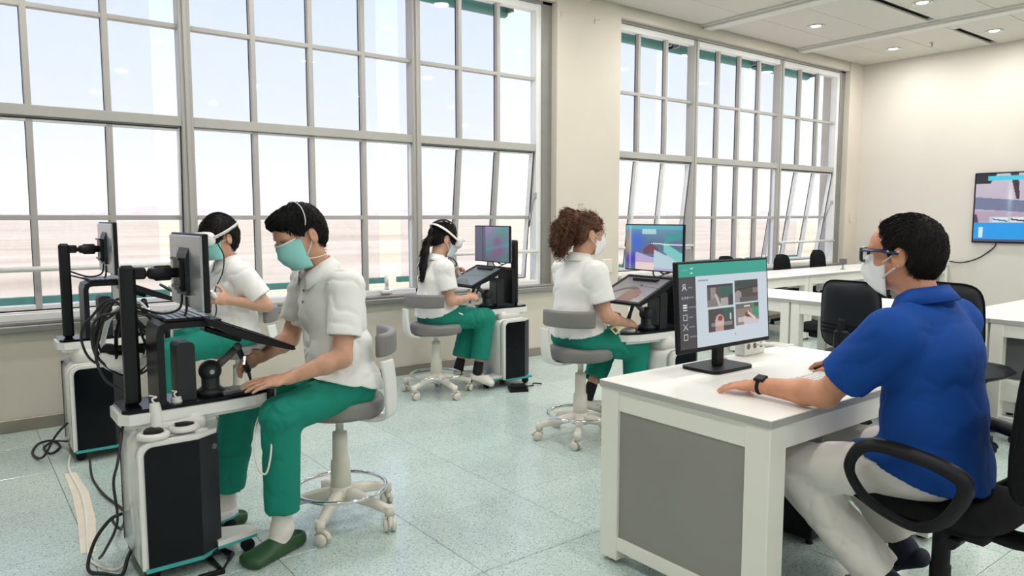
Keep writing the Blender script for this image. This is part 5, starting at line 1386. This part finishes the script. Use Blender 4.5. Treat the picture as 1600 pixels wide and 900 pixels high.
def strands(name, hair_o, hd, n, ln, matn, r=0.0013, lift=0.004, seed=1, crown=(-0.06, 0.0, 0.13), wild=0.35, zmin=None):
    me = hair_o.data; rng = np.random.RandomState(seed)
    N = len(me.vertices); co = np.empty(N*3, np.float32); me.vertices.foreach_get('co', co); co = co.reshape(-1, 3)
    no = np.empty(N*3, np.float32); me.vertex_normals.foreach_get('vector', no); no = no.reshape(-1, 3)
    cr_ = hd.p(*crown); out = np.nonzero(((co-hd.p(-0.01, 0, 0.03))*no).sum(1) > 0.04)[0]
    vs = []; fs = []
    ears = [hd.p(-0.010, q*0.095, -0.008) for q in (-1, 1)]
    for i in rng.choice(out, n):
        p, q = co[i], no[i]
        if min(np.linalg.norm(p+0.0*q-e_) for e_ in ears) < 0.050*hd.sc: continue
        t = p-cr_-hd.u*0.02; t = t-q*np.dot(t, q); t = t+rng.normal(0, wild*0.08, 3); t = t-q*np.dot(t, q); L = np.linalg.norm(t)
        if L < 1e-6: continue
        t /= L; l_ = ln*rng.uniform(0.6, 1.25); b_ = np.cross(t, q); li = lift*rng.uniform(0.3, 1.3)
        pts = [p-q*0.004-t*l_*0.2, p+t*l_*0.35+q*li, p+t*l_*0.8+q*li*0.7]
        o = len(vs)
        for k, pt in enumerate(pts):
            rr = r*(1.0, 1.0, 0.25)[k]; vs += [pt+b_*rr, pt-b_*rr*0.5+q*rr, pt-b_*rr*0.5-q*rr]
        for k in range(2):
            for e_ in range(3): fs.append((o+k*3+e_, o+k*3+(e_+1)%3, o+k*3+3+(e_+1)%3, o+k*3+3+e_))
    o = obj(name, MB().add(vs, fs, 0, True), matn, hair_o); o['kind'] = 'stuff'; return o
def shoe(heel, toe, matn, hgt=0.07, w=0.043, clog=True, h=0.005, an=None):
    S = Sdf(h); heel = np.array(heel, float); toe = np.array(toe, float); d = U_(toe-heel); z = np.array((0,0,1.0)); z = U_(z-d*np.dot(z, d)); s = np.cross(z, d)
    L = np.linalg.norm(toe-heel)
    S.econe(heel+d*0.035+z*0.022, toe-d*0.05+z*0.020, (w*0.82, 0.022), (w*1.02, 0.020), s, 0.02)
    S.econe(heel+d*0.13+z*0.045, toe-d*0.055+z*0.028, (w*0.86, 0.040), (w*0.95, 0.026), s, 0.03)
    S.econe(heel+d*0.03+z*0.04, heel+d*0.10+z*0.045, (w*0.80, 0.030), (w*0.86, 0.036), s, 0.02)
    if clog: S.econe(heel+d*0.035+z*0.078, heel+d*0.115+z*0.085, (w*0.66, 0.034), (w*0.66, 0.034), s, 0.008, '-')
    S.cut(heel+z*0.002, z)
    return S.mesh('shoe', matn, 0, smooth=1)

def person(spec, name_label, h_body, h_cloth):
    j = spec
    root = thing('person', name_label, 'person', (j['pelvis'][0], j['pelvis'][1], 0), world=True)
    hd = Head(j['head'], j['hf'], j['hu'], j.get('hs', 1.04))
    obj('body', body(j, h_body, hd), j['skin'], root)
    return root, hd
def straps(root, hd, q, pts, r=0.0022, name='mask_strap', matn='strap_white'):
    obj(name, MB().tube(spline([hd.v(x, y*q, z) for x, y, z in pts], 6), r, n=6), matn, root)
def eye_details(root, hd, sides=(-1, 1), closed=True):
    for q in sides:
        pts = [hd.v(0.090-0.012*abs(t)-0.010*max(0, t), q*(0.030+0.020*t), 0.0335+0.005*(1-t*t)) for t in np.linspace(-1, 1, 7)]
        obj('eyebrow', MB().tube(pts, 0.005, n=6, rs=[0.0028, 0.0045, 0.005, 0.005, 0.0045, 0.0035, 0.002], flat=0.6), 'brow', root)
        pts = [hd.v(0.0945-0.004*t*t-0.004*max(0, t), q*(0.032+0.014*t), (0.0005 if closed else 0.010)+0.001*t*t) for t in np.linspace(-1, 1, 7)]
        obj('eyelash', MB().tube(pts, 0.0014, n=5), 'brow', root)

# ---------------------------------------------------------------- A: student bending over the front station
A = dict(hemtilt=-0.42, tr=(0.094,0.080), f=(-1,0,0), l=(0,-1,0), pelvis=(1.405,3.085,0.665), chest=(1.350,3.085,1.005), neck=(1.300,3.085,1.165), skin='skin_a',
    head=(1.215,3.080,1.318), hf=(-0.90,-0.10,-0.40), hu=(-0.40,0,0.92), hs=1.0,
    lsh=(1.345,2.900,1.105), lel=(1.285,2.835,0.815), lwr=(1.075,2.900,0.745),
    rsh=(1.320,3.270,1.105), rel=(1.250,3.330,0.835), rwr=(1.080,3.215,0.790),
    lhip=(1.420,2.985,0.655), lkn=(1.055,2.935,0.585), lan=(1.050,2.945,0.105), ltoe=(0.90,2.895,0.035),
    rhip=(1.400,3.185,0.655), rkn=(0.985,3.255,0.570), ran=(0.930,3.330,0.110), rtoe=(0.78,3.33,0.035),
    lhand=dict(d=(-0.97,0.16,-0.06), n=(0.06,-0.28,0.95), thumb=(0,1,0), curl=(0.10,0.22,0.15), spread=0.14, sc=1.0),
    rhand=dict(d=(-0.88,-0.28,-0.18), n=(0.15,0.85,0.45), thumb=(0,0,1), curl=(0.35,0.35,0.25), spread=0.08, sc=1.0), lhem=0.86, rhem=0.84)
rA, hA = person(A, 'young man with black hair, white polo, green trousers and clogs bending over the front station', 0.0042, 0.007)
obj('polo_shirt', shirt(A, 0.0065, 'polo_white', 1.0, 1.02, hem=0.005, sl=0.70, slr=(0.076,0.072), seed=2, folds=0.0062), 'polo_white', rA)
obj('trousers', trousers(A, 0.0065, 'scrub_green', (0.094,0.080,0.072), seed=1), 'scrub_green', rA)
obj('collar', collar((1.292,3.085,1.165), (-0.35,0,0.94), (-1,0,0), 0.074), 'polo_white', rA)
for q in range(2): obj('button', MB().sphere((1.222-0.006*q, 3.072, 1.085-0.05*q), 0.006), 'mid_grey', rA)
hr_o = obj('hair', hair_cap(hA, 0.004, 'hair_black', 0.012, ((0.100, 0.080), (-0.075, -0.080)), top=0.005, ear=0.034, extra=lambda S, hd: S.ell(hd.p(0.056, 0, 0.100), hd.ax(), (0.050, 0.062, 0.030), 0.03)), 'hair_black', rA)
strands('strands', hr_o, hA, 3800, 0.024, 'hair_black', 0.0015, 0.005, 3, (-0.06,0,0.15), 0.5)
obj('face_mask', face_mask(hA), 'mask_teal', rA)
obj('mask_top_band', MB().tube([hA.v(0.020+(0.119-0.02)*math.cos(t), 0.067*math.sin(t), 0.006+0.010*(1-math.cos(t))) for t in np.linspace(-1.3, 1.3, 17)], 0.0065, n=6, flat=0.3), 'mask_white', rA)
for q in (-1, 1):
    straps(rA, hA, q, ((0.035, 0.066, 0.004), (0.010, 0.083, 0.035), (-0.010, 0.094, 0.075), (-0.024, 0.075, 0.122), (-0.030, 0.030, 0.147), (-0.030, 0.0, 0.150)))
    straps(rA, hA, q, ((0.040, 0.066, -0.085), (0.0, 0.070, -0.098), (-0.045, 0.062, -0.105), (-0.075, 0.03, -0.100), (-0.082, 0, -0.098)))
    straps(rA, hA, q, ((0.038, 0.068, -0.070), (0.010, 0.078, -0.040), (-0.002, 0.084, -0.022)))
eye_details(rA, hA)
obj('shoe', shoe((1.155,2.985,0), (0.850,2.875,0), 'clog_green', w=0.050), 'clog_green', rA, 'dark green clog')
obj('shoe', shoe((1.030,3.345,0), (0.740,3.325,0), 'clog_green', w=0.050), 'clog_green', rA, 'dark green clog')
for (kn, an, tt) in ((A['lkn'], A['lan'], (1.03,2.94,0.055)), (A['rkn'], A['ran'], (0.91,3.33,0.055))):
    obj('sock', Sdf(0.005).cone(lerp(kn, an, 0.86), an, 0.040, 0.044, 0.02).cone(an, tt, 0.046, 0.044, 0.02).mesh('sock', 'sock_white'), 'sock_white', rA)
obj('name_tag', MB().box(-0.05, 0.05, -0.002, 0.002, -0.016, 0.016, bev=0.002).xf(Matrix.Translation((1.165,3.005,0.742)) @ Matrix.Rotation(0.5, 4, 'Y')), 'white_plastic', rA)

# ---------------------------------------------------------------- B: student with headset at the left window
B = dict(hemtilt=-0.4, tr=(0.098,0.086), f=(-1,0,0), l=(0,-1,0), pelvis=(1.500,4.95,0.635), chest=(1.480,4.95,0.955), neck=(1.455,4.95,1.105), skin='skin_b',
    head=(1.400,4.935,1.262), hf=(-0.94,-0.30,-0.12), hu=(-0.14,0,0.99), hs=1.05,
    lsh=(1.490,4.775,1.040), lel=(1.615,4.700,0.835), lwr=(1.400,4.735,0.880),
    rsh=(1.470,5.125,1.040), rel=(1.480,5.210,0.815), rwr=(1.270,5.120,0.870),
    lhip=(1.500,4.85,0.630), lkn=(1.050,4.81,0.575), lan=(1.010,4.81,0.110), ltoe=(0.86,4.80,0.03),
    rhip=(1.500,5.05,0.630), rkn=(1.050,5.07,0.575), ran=(1.060,5.07,0.110), rtoe=(0.92,5.08,0.03),
    lhand=dict(d=(-0.93,0.10,0.22), n=(-0.1,-0.95,0.25), thumb=(0,0,1), curl=(0.75,0.9,0.5), spread=0.02),
    rhand=dict(d=(-0.90,-0.25,0.2), n=(-0.1,0.95,0.2), thumb=(0,0,1), curl=(0.7,0.9,0.5), spread=0.02), lhem=0.86, rhem=0.86)
rB, hB = person(B, 'student in white polo wearing a white headset and teal mask, sitting at the left window', 0.0055, 0.008)
obj('polo_shirt', shirt(B, 0.008, 'polo_white', 0.98, 0.98, hem=0.0, sl=0.74, slr=(0.080,0.078), seed=5), 'polo_white', rB)
obj('trousers', trousers(B, 0.008, 'scrub_green', (0.098,0.086,0.076), seed=4), 'scrub_green', rB)
obj('collar', collar((1.452,4.95,1.105), (-0.2,0,0.98), (-1,0,0), 0.072), 'polo_white', rB)
hr_o = obj('hair', hair_cap(hB, 0.005, 'hair_dark', 0.018, ((0.094, 0.055), (-0.070, -0.080)), top=0.008), 'hair_dark', rB)
strands('strands', hr_o, hB, 1600, 0.040, 'hair_dark', 0.0018, 0.007, 4)
obj('face_mask', face_mask(hB), 'mask_teal', rB)
for q in (-1, 1): straps(rB, hB, q, ((0.038, 0.067, -0.02), (0.01, 0.08, -0.008), (-0.02, 0.092, 0.0)))
obj('shoe', shoe((1.10,4.81,0), (0.82,4.79,0), 'clog_green', w=0.048, h=0.006), 'clog_green', rB); obj('shoe', shoe((1.15,5.07,0), (0.88,5.07,0), 'clog_green', w=0.048, h=0.006), 'clog_green', rB)

# ---------------------------------------------------------------- C: ponytailed student with headset
Cc = dict(hemtilt=-0.35, tr=(0.092,0.082), f=(1,0,0), l=(0,1,0), pelvis=(3.020,4.945,0.630), chest=(3.040,4.945,0.920), neck=(3.062,4.945,1.065), skin='skin_b',
    head=(3.125,4.945,1.225), hf=(0.93,-0.10,-0.30), hu=(0.33,0,0.94), hs=1.0, girth=0.88,
    lsh=(3.060,5.100,1.010), lel=(3.180,5.190,0.830), lwr=(3.320,5.120,0.905),
    rsh=(3.030,4.790,1.010), rel=(3.055,4.735,0.755), rwr=(3.245,4.765,0.775),
    lhip=(3.030,5.03,0.620), lkn=(3.440,5.02,0.590), lan=(3.290,5.00,0.160), ltoe=(3.42,4.97,0.06),
    rhip=(3.030,4.86,0.620), rkn=(3.460,4.86,0.580), ran=(3.385,4.86,0.150), rtoe=(3.48,4.79,0.04),
    lhand=dict(d=(0.55,-0.25,0.75), n=(-0.3,0.9,0.25), thumb=(-0.5,-0.2,0.5), curl=(0.7,0.9,0.5), spread=0.02, sc=0.9),
    rhand=dict(d=(0.95,0.25,0.05), n=(0.0,-0.75,0.6), thumb=(0,0.5,0.8), curl=(0.6,0.7,0.4), spread=0.03, sc=0.92), lhem=0.80, rhem=0.78)
rC, hC = person(Cc, 'young woman with a dark ponytail, white headset, white polo and green trousers', 0.0052, 0.008)
obj('polo_shirt', shirt(Cc, 0.0075, 'polo_white', 0.86, 0.92, hem=-0.02, sl=0.66, slr=(0.070,0.070), seed=8), 'polo_white', rC)
obj('trousers', trousers(Cc, 0.0075, 'scrub_green', (0.092,0.082,0.078), seed=6), 'scrub_green', rC)
obj('collar', collar((3.06,4.945,1.062), (0.22,0,0.97), (1,0,0), 0.064), 'polo_white', rC)
def tailC(S, hd):
    p = [hd.p(-0.115, 0, 0.030), hd.p(-0.155, 0.0, 0.010)]
    q = [(2.975,4.945,1.215), (2.945,4.935,1.130), (2.925,4.93,1.03), (2.915,4.925,0.945), (2.918,4.925,0.905)]
    pts = [hd.p(-0.105, 0, 0.035)]+[np.array(v) for v in q]; rs = [0.024, 0.030, 0.034, 0.032, 0.022, 0.008]
    for i in range(len(pts)-1): S.econe(pts[i], pts[i+1], (rs[i], rs[i]*0.8), (rs[i+1], rs[i+1]*0.8), (0,1,0), 0.02)
hr_o = obj('hair', hair_cap(hC, 0.0045, 'hair_dark', 0.012, ((0.094, 0.058), (-0.075, -0.070)), tail=tailC, seed=9, folds=0.002), 'hair_dark', rC)
strands('strands', hr_o, hC, 1500, 0.060, 'hair_dark', 0.0014, 0.002, 5, (0.14,0,0.10), 0.15)
obj('hair_tie', MB().tube([hC.v(-0.128, 0.028*math.cos(a), 0.030+0.028*math.sin(a)) for a in np.linspace(0, 2*PI, 15)[:-1]], 0.009, n=8, closed=True), 'black_plastic', rC)
obj('face_mask', face_mask(hC), 'mask_blue', rC)
for q in (-1, 1): straps(rC, hC, q, ((0.038, 0.067, -0.02), (0.01, 0.08, -0.008), (-0.02, 0.092, 0.0))); straps(rC, hC, q, ((0.038, 0.067, -0.08), (0.01, 0.08, -0.045), (-0.02, 0.09, -0.03)))
for kn, an in ((Cc['lkn'], Cc['lan']), (Cc['rkn'], Cc['ran'])):
    obj('sock', Sdf(0.005).cone(lerp(kn, an, 0.84), an, 0.038, 0.042, 0.02).mesh('sock', 'sock_black'), 'sock_black', rC)
obj('shoe', shoe((3.325,4.915,0.085), (3.510,4.775,0.012), 'shoe_white', w=0.046), 'shoe_white', rC, 'white clog')
obj('shoe', shoe((3.24,5.01,0.10), (3.47,4.97,0.03), 'shoe_white', w=0.046), 'shoe_white', rC, 'white clog')
obj('logo_patch', MB().box(-0.02, 0.02, -0.0015, 0.0015, -0.006, 0.006).xf(Matrix.Translation((3.165,4.772,0.650)) @ Matrix.Rotation(0.4, 4, 'Y') @ Matrix.Rotation(-0.5, 4, 'X')), 'white_plastic', rC)

# ---------------------------------------------------------------- D: curly haired student
Dd = dict(hemtilt=-0.30, tr=(0.100,0.086), f=(1,0,0), l=(0,1,0), pelvis=(3.105,3.375,0.660), chest=(3.120,3.375,0.985), neck=(3.140,3.375,1.130), skin='skin_a',
    head=(3.185,3.370,1.290), hf=(0.95,-0.20,-0.10), hu=(0.12,0,0.99), hs=1.02, girth=0.92,
    lsh=(3.150,3.545,1.065), lel=(3.230,3.600,0.820), lwr=(3.420,3.460,0.770),
    rsh=(3.105,3.205,1.065), rel=(3.125,3.125,0.805), rwr=(3.330,3.155,0.745),
    lhip=(3.110,3.47,0.650), lkn=(3.520,3.50,0.585), lan=(3.285,3.455,0.230), ltoe=(3.42,3.44,0.10),
    rhip=(3.110,3.28,0.650), rkn=(3.500,3.235,0.560), ran=(3.500,3.235,0.110), rtoe=(3.64,3.23,0.03),
    lhand=dict(d=(0.9,-0.35,-0.1), n=(0,0.5,0.85), thumb=(0,-1,0.3), curl=(0.5,0.6,0.4), spread=0.04, sc=0.92),
    rhand=dict(d=(0.96,0.22,-0.08), n=(0.1,-0.6,0.8), thumb=(0,0.8,0.5), curl=(0.45,0.6,0.4), spread=0.05, sc=0.94), lhem=0.72, rhem=0.8)
rD, hD = person(Dd, 'woman with curly brown ponytail, white polo, green trousers, seen from behind', 0.0050, 0.0075)
obj('polo_shirt', shirt(Dd, 0.007, 'polo_white', 0.96, 0.98, hem=-0.03, sl=0.68, slr=(0.074,0.074), seed=12), 'polo_white', rD)
obj('trousers', trousers(Dd, 0.007, 'scrub_green', (0.100,0.086,0.074), seed=11), 'scrub_green', rD)
obj('collar', collar((3.137,3.375,1.130), (0.15,0,0.98), (1,0,0), 0.068), 'polo_white', rD)
def tailD(S, hd):
    pts = [hd.p(-0.075, 0.01, 0.105), hd.p(-0.130, 0.012, 0.10), hd.p(-0.165, 0.012, 0.03), hd.p(-0.175, 0.012, -0.05), hd.p(-0.160, 0.012, -0.115)]
    rs = [0.035, 0.050, 0.062, 0.058, 0.030]
    for i in range(len(pts)-1): S.econe(pts[i], pts[i+1], (rs[i], rs[i]*0.85), (rs[i+1], rs[i+1]*0.85), (0,1,0), 0.03)
hrD = hr_o = obj('hair', hair_cap(hD, 0.0045, 'hair_brown', 0.013, ((0.090, 0.070), (-0.075, -0.062)), tail=tailD, seed=14, folds=0.006, top=0.004), 'hair_brown', rD)
strands('strands', hrD, hD, 1800, 0.055, 'hair_brown', 0.0014, 0.003, 6, (0.14,0,0.06), 0.25)
rnd = random.Random(21); mb = MB()
for k in range(230):
    a0 = rnd.uniform(0, 2*PI); ln = rnd.uniform(0.15, 0.285); r0 = rnd.uniform(0.75, 1.25)
    base = np.array(hD.p(-0.125, 0.012, 0.10)); pts = []
    tw = rnd.uniform(26, 44); amp = rnd.uniform(0.006, 0.013); ph = rnd.uniform(0, 6.28)
    for i in range(26):
        t = i/25; env = 0.030+0.042*math.sin(PI*min(1, t*1.05))**0.7
        x = -0.125-0.050*math.sin(PI*t*0.6); z = 0.115-ln*t*1.05
        oy = 0.012+env*r0*math.sin(a0)+amp*math.sin(tw*t+ph); ox = x+env*r0*0.85*math.cos(a0)*0.9+amp*math.cos(tw*t+ph)
        pts.append(hD.v(ox, oy, z))
    mb.tube(pts, 0.0028, n=4, rs=[0.003*(1-0.6*i/25) for i in range(26)])
o = obj('curls', mb, 'hair_brown', hrD); o['kind'] = 'stuff'
obj('face_mask', face_mask(hD, 'cup'), 'mask_white', rD)
for q in (-1, 1): straps(rD, hD, q, ((0.038, 0.062, -0.015), (0.01, 0.082, 0.0), (-0.02, 0.094, 0.008)), 0.003); straps(rD, hD, q, ((0.038, 0.062, -0.07), (0.01, 0.08, -0.045), (-0.02, 0.092, -0.03)), 0.003)
gl = obj('glasses', MB().tube([hD.v(0.105, q*0.012, 0.014) for q in np.linspace(-1, 1, 5)], 0.002, n=6), 'steel', rD)
for q in (-1, 1):
    obj('rim', MB().tube([hD.v(0.104-0.004*abs(math.cos(a)), q*(0.033+0.022*math.cos(a)), 0.008+0.017*math.sin(a)) for a in np.linspace(0, 2*PI, 19)[:-1]], 0.0017, n=6, closed=True).tube([hD.v(0.098, q*0.056, 0.014), hD.v(0.05, q*0.080, 0.016), hD.v(-0.01, q*0.087, 0.014)], 0.0018, n=6), 'steel', gl)
for kn, an in ((Dd['lkn'], Dd['lan']), (Dd['rkn'], Dd['ran'])):
    obj('sock', Sdf(0.005).cone(lerp(kn, an, 0.78), an, 0.036, 0.040, 0.02).mesh('sock', 'sock_black'), 'sock_black', rD)
shD = obj('shoe', shoe((3.225,3.455,0.165), (3.455,3.430,0.085), 'shoe_white', w=0.046), 'shoe_white', rD, 'white perforated clog')
obj('shoe', shoe((3.44,3.235,0), (3.71,3.225,0), 'shoe_white', w=0.046), 'shoe_white', rD, 'white perforated clog')
for k in range(6): obj('vent_hole', MB().sphere((3.30+0.024*k, 3.455-0.008*k-0.044, 0.185-0.010*k), 0.0045), 'black_plastic', shD)
bd = tag(obj('badge_holder', MB().box(-0.034, 0.034, -0.0015, 0.0015, -0.052, 0.0, bev=0.002).xf(Matrix.Translation((3.205,3.150,0.742)) @ Matrix.Rotation(-0.55, 4, 'Y') @ Matrix.Rotation(-0.7, 4, 'X')), 'badge_card', rD))
obj('photo', MB().box(-0.026, -0.004, -0.0024, -0.0014, -0.042, -0.014).xf(Matrix.Translation((3.205,3.150,0.742)) @ Matrix.Rotation(-0.55, 4, 'Y') @ Matrix.Rotation(-0.7, 4, 'X')), 'badge_photo', bd)
obj('badge_clip', MB().tube([(3.160,3.165,0.765), (3.165,3.160,0.735), (3.195,3.152,0.740)], 0.006, n=6, flat=0.4), 'black_plastic', bd)
obj('logo_patch', MB().box(-0.02, 0.02, -0.0015, 0.0015, -0.005, 0.005).xf(Matrix.Translation((3.275,3.178,0.690)) @ Matrix.Rotation(0.5, 4, 'Y') @ Matrix.Rotation(-0.6, 4, 'X')), 'white_plastic', rD)

# ---------------------------------------------------------------- T: man in the blue polo
T = dict(hemw=1.03, hemtilt=-0.40, tr=(0.096,0.082), f=(0,1,0), l=(-1,0,0), pelvis=(2.535,1.015,0.605), chest=(2.525,1.040,0.960), neck=(2.520,1.075,1.120), skin='skin_t',
    head=(2.520,1.140,1.272), hf=(-0.04,1,-0.03), hu=(0,0.05,1), hs=1.02, girth=1.08,
    lsh=(2.315,1.075,1.035), lel=(2.320,1.285,0.805), lwr=(2.315,1.540,0.792),
    rsh=(2.735,1.060,1.040), rel=(2.845,1.300,0.850), rwr=(2.930,1.535,0.800),
    lhip=(2.430,1.000,0.590), lkn=(2.370,1.440,0.510), lan=(2.490,1.120,0.150), ltoe=(2.50,1.22,0.03),
    rhip=(2.640,1.000,0.590), rkn=(2.740,1.420,0.520), ran=(2.790,1.205,0.160), rtoe=(2.80,1.30,0.03),
    lhand=dict(d=(-0.22,0.97,-0.14), n=(-0.10,0.10,0.98), thumb=(1,0.1,-0.2), curl=(0.20,0.34,0.25), spread=0.16, sc=1.02),
    rhand=dict(d=(0.15,0.97,-0.10), n=(0,0.15,0.98), thumb=(-1,0,0), curl=(0.25,0.35,0.25), spread=0.08, sc=1.02), lhem=0.92, rhem=0.90)
rT, hT = person(T, 'man with glasses and white mask in blue polo and white trousers at the desk', 0.0042, 0.007)
obj('polo_shirt', shirt(T, 0.0065, 'polo_blue', 1.09, 1.06, hem=0.02, sl=0.70, slr=(0.084,0.084), folds=0.003, seed=15), 'polo_blue', rT)
obj('trousers', trousers(T, 0.0065, 'trouser_white', (0.096,0.082,0.080), folds=0.0045, seed=17), 'trouser_white', rT)
obj('collar', collar((2.520,1.072,1.125), (0,0.20,0.98), (0,1,0), 0.076, gap=20), 'polo_blue', rT)
hr_o = obj('hair', hair_cap(hT, 0.004, 'hair_dark', 0.013, ((0.062, 0.098), (-0.072, -0.085)), ear=0.038, seed=19, folds=0.001,
    extra=lambda S, hd: [S.ell(hd.p(0.092, q*0.055, 0.075), hd.ax(), (0.04, 0.045, 0.045), 0.02, '-') for q in (-1, 1)]), 'hair_dark', rT)
strands('strands', hr_o, hT, 3600, 0.026, 'hair_dark', 0.0011, 0.003, 7, (-0.075,0,0.10), 0.3)
for q in (-1, 1):
    obj('sideburn', Sdf(0.004).econe(hT.p(0.012, q*0.072, 0.050), hT.p(0.008, q*0.073, 0.004), (0.034, 0.010), (0.014, 0.007), hT.f, 0.01).mesh('sideburn', 'hair_dark', 0.002, 200), 'hair_dark', rT)
obj('face_mask', face_mask(hT, 'cup'), 'mask_white', rT)
for q in (-1, 1):
    straps(rT, hT, q, ((0.040, 0.064, -0.018), (0.012, 0.080, -0.002), (-0.012, 0.092, 0.014), (-0.022, 0.092, 0.016)), 0.0028)
    straps(rT, hT, q, ((0.040, 0.063, -0.068), (0.012, 0.078, -0.048), (-0.012, 0.088, -0.032), (-0.020, 0.090, -0.025)), 0.0028)
eye_details(rT, hT, closed=False)
for q in (-1, 1): obj('eyeball', MB().sphere(hT.p(0.083, q*0.032, 0.006), 0.0125), 'white_gloss', rT)
gl = obj('glasses', MB().tube([hT.v(0.118, 0.012*q, 0.018) for q in np.linspace(-1, 1, 5)], 0.0035, n=6), 'glasses_blue', rT)
for q in (-1, 1):
    rim = [hT.v(0.116-0.006*abs(u), q*(0.037+0.026*u), 0.006+0.020*v) for u, v in ((-1,0.7),(-0.7,1),(0.7,1),(1,0.8),(1,-0.5),(0.6,-1),(-0.6,-1),(-1,-0.5))]
    obj('rim', MB().tube(spline(rim, 3, closed=True), 0.0055, n=6, closed=True), 'glasses_blue', gl)
    obj('lens', MB().add([tuple(p) for p in rim], [tuple(range(8))]), 'lens', gl)
    obj('temple', MB().tube([hT.v(0.110, q*0.064, 0.021), hT.v(0.095, q*0.076, 0.022), hT.v(0.03, q*0.090, 0.020), hT.v(-0.020, q*0.096, 0.012)], 0.008, n=6, flat=0.4), 'glasses_blue', gl)
wt = obj('watch', MB().tube([tuple(lerp(T['lel'], T['lwr'], 0.93)+np.array((0.030*math.cos(a), 0, 0.028*math.sin(a)))) for a in np.linspace(0, 2*PI, 25)[:-1]], 0.010, n=8, closed=True, flat=0.35), 'black_plastic', rT, 'black smartwatch')
cW = lerp(T['lel'], T['lwr'], 0.93)
obj('watch_case', MB().box(-0.019, 0.019, -0.021, 0.021, -0.006, 0.006, bev=0.004).xf(Matrix.Translation((cW[0]-0.012, cW[1], cW[2]+0.030)) @ Matrix.Rotation(-0.35, 4, 'Y')), 'black_plastic', wt)
for kn, an in ((T['lkn'], T['lan']), (T['rkn'], T['ran'])):
    obj('sock', Sdf(0.005).cone(lerp(kn, an, 0.85), an, 0.042, 0.044, 0.02).cone(an, np.array(an)+np.array((0,0.04,-0.06)), 0.044, 0.04, 0.02).mesh('sock', 'shoe_navy'), 'shoe_navy', rT)
obj('shoe', shoe((2.79,1.105,0.13), (2.80,1.36,0.005), 'shoe_navy', w=0.046, clog=False), 'shoe_navy', rT, 'dark navy shoe')
obj('shoe', shoe((2.49,1.02,0.13), (2.50,1.27,0.005), 'shoe_navy', w=0.046, clog=False), 'shoe_navy', rT, 'dark navy shoe')

# ---------------------------------------------------------------- headsets worn and controllers held
def worn(hd, label, tilt=0.0, y=0.0):
    M = hd.M(0.115, 0, 0.012) @ Matrix.Rotation(tilt, 4, 'Y')
    k = hd.sc
    band = [hd.v(0.085, -0.082, 0.016)]+[hd.v(x, yy, z) for x, yy, z in ((0.03, -0.098, 0.034), (-0.04, -0.098, 0.060), (-0.105, -0.065, 0.082), (-0.128, 0, 0.090), (-0.105, 0.065, 0.082), (-0.04, 0.098, 0.060), (0.03, 0.098, 0.034))]+[hd.v(0.085, 0.082, 0.016)]
    top = [hd.v(0.105, 0, 0.055), hd.v(0.06, 0, 0.135), hd.v(-0.02, 0, 0.155), hd.v(-0.09, 0, 0.128), hd.v(-0.128, 0, 0.09)]
    return headset(hd.c[0]+hd.f[0]*0.1, hd.c[1]+hd.f[1]*0.1, hd.c[2]-0.05, label, M, spline(band, 5), spline(top, 5))
worn(hB, 'white VR headset worn by the student at the left window')
worn(hC, 'white VR headset worn by the ponytailed student')
def held(p, d, up, label):
    x = U_(d); u = np.array(up, float); z = U_(u-x*np.dot(u, x)); y = np.cross(z, x)
    R = Matrix(((x[0], y[0], z[0]), (x[1], y[1], z[1]), (x[2], y[2], z[2]))).to_4x4()
    t = thing('vr_controller', label, 'controller', p, world=True, group='white VR controllers in use')
    M = Matrix.Translation(p) @ R
    obj('grip', MB().tube(spline([M @ Vector(q) for q in ((-0.05, 0, -0.004), (0.0, 0, 0), (0.05, 0, 0.006))], 4), 0.016, n=10), 'white_plastic', t)
    obj('face_plate', MB().lathe([(0.026, 0.0), (0.028, 0.008), (0.02, 0.014), (0.006, 0.015)], (0.065, 0, 0.006), n=18).xf(M), 'white_gloss', t)
    ringp = [M @ Vector((0.085+0.040*math.cos(a), 0.045*math.sin(a), 0.032+0.016*math.cos(a))) for a in np.linspace(0, 2*PI, 25)[:-1]]
    obj('tracking_ring', MB().tube(ringp, 0.008, n=8, closed=True), 'mid_grey', t)
held((1.318, 4.748, 0.905), (-0.5, 0.0, 0.75), (-0.7, 0, 0.6), 'white VR controller in the left hand of the student at the window')
held((1.185, 5.095, 0.895), (-0.5, 0.0, 0.75), (-0.7, 0, 0.6), 'white VR controller in the right hand of the student at the window')
held((3.355, 5.095, 0.965), (-0.25, 0.0, 0.95), (-0.9, 0, -0.2), 'white VR controller raised in the left hand of the ponytailed student')
t = thing('stylus', 'slim dark stylus held by the ponytailed student over the table', 'stylus', (3.36, 4.80, 0.79), world=True)
obj('shaft', MB().tube([(3.325, 4.805, 0.775), (3.375, 4.82, 0.84), (3.40, 4.83, 0.875)], 0.007, n=8), 'dark_grey', t)
obj('tip', MB().cyl((3.325, 4.805, 0.775), (3.312, 4.80, 0.758), 0.005, 0.002, n=8), 'steel', t)

# cables of the worn headset
mb = MB().tube(spline([hB.v(0.07, 0.090, -0.02), hB.v(0.05, 0.10, -0.10), (1.385, 4.825, 1.05), (1.335, 4.80, 0.96), (1.325, 4.79, 0.90), (1.33, 4.80, 0.80), (1.30, 4.84, 0.72)], 6), 0.004, n=6)
tag(obj('headset_cable', mb, 'cable_black'), 'thin black cable hanging from the headset of the student at the left window', 'cable')
for o in WORLDSPACE:
    if '_w' in o: del o['_w']
for o in bpy.data.objects:
    if '_w' in o: del o['_w']
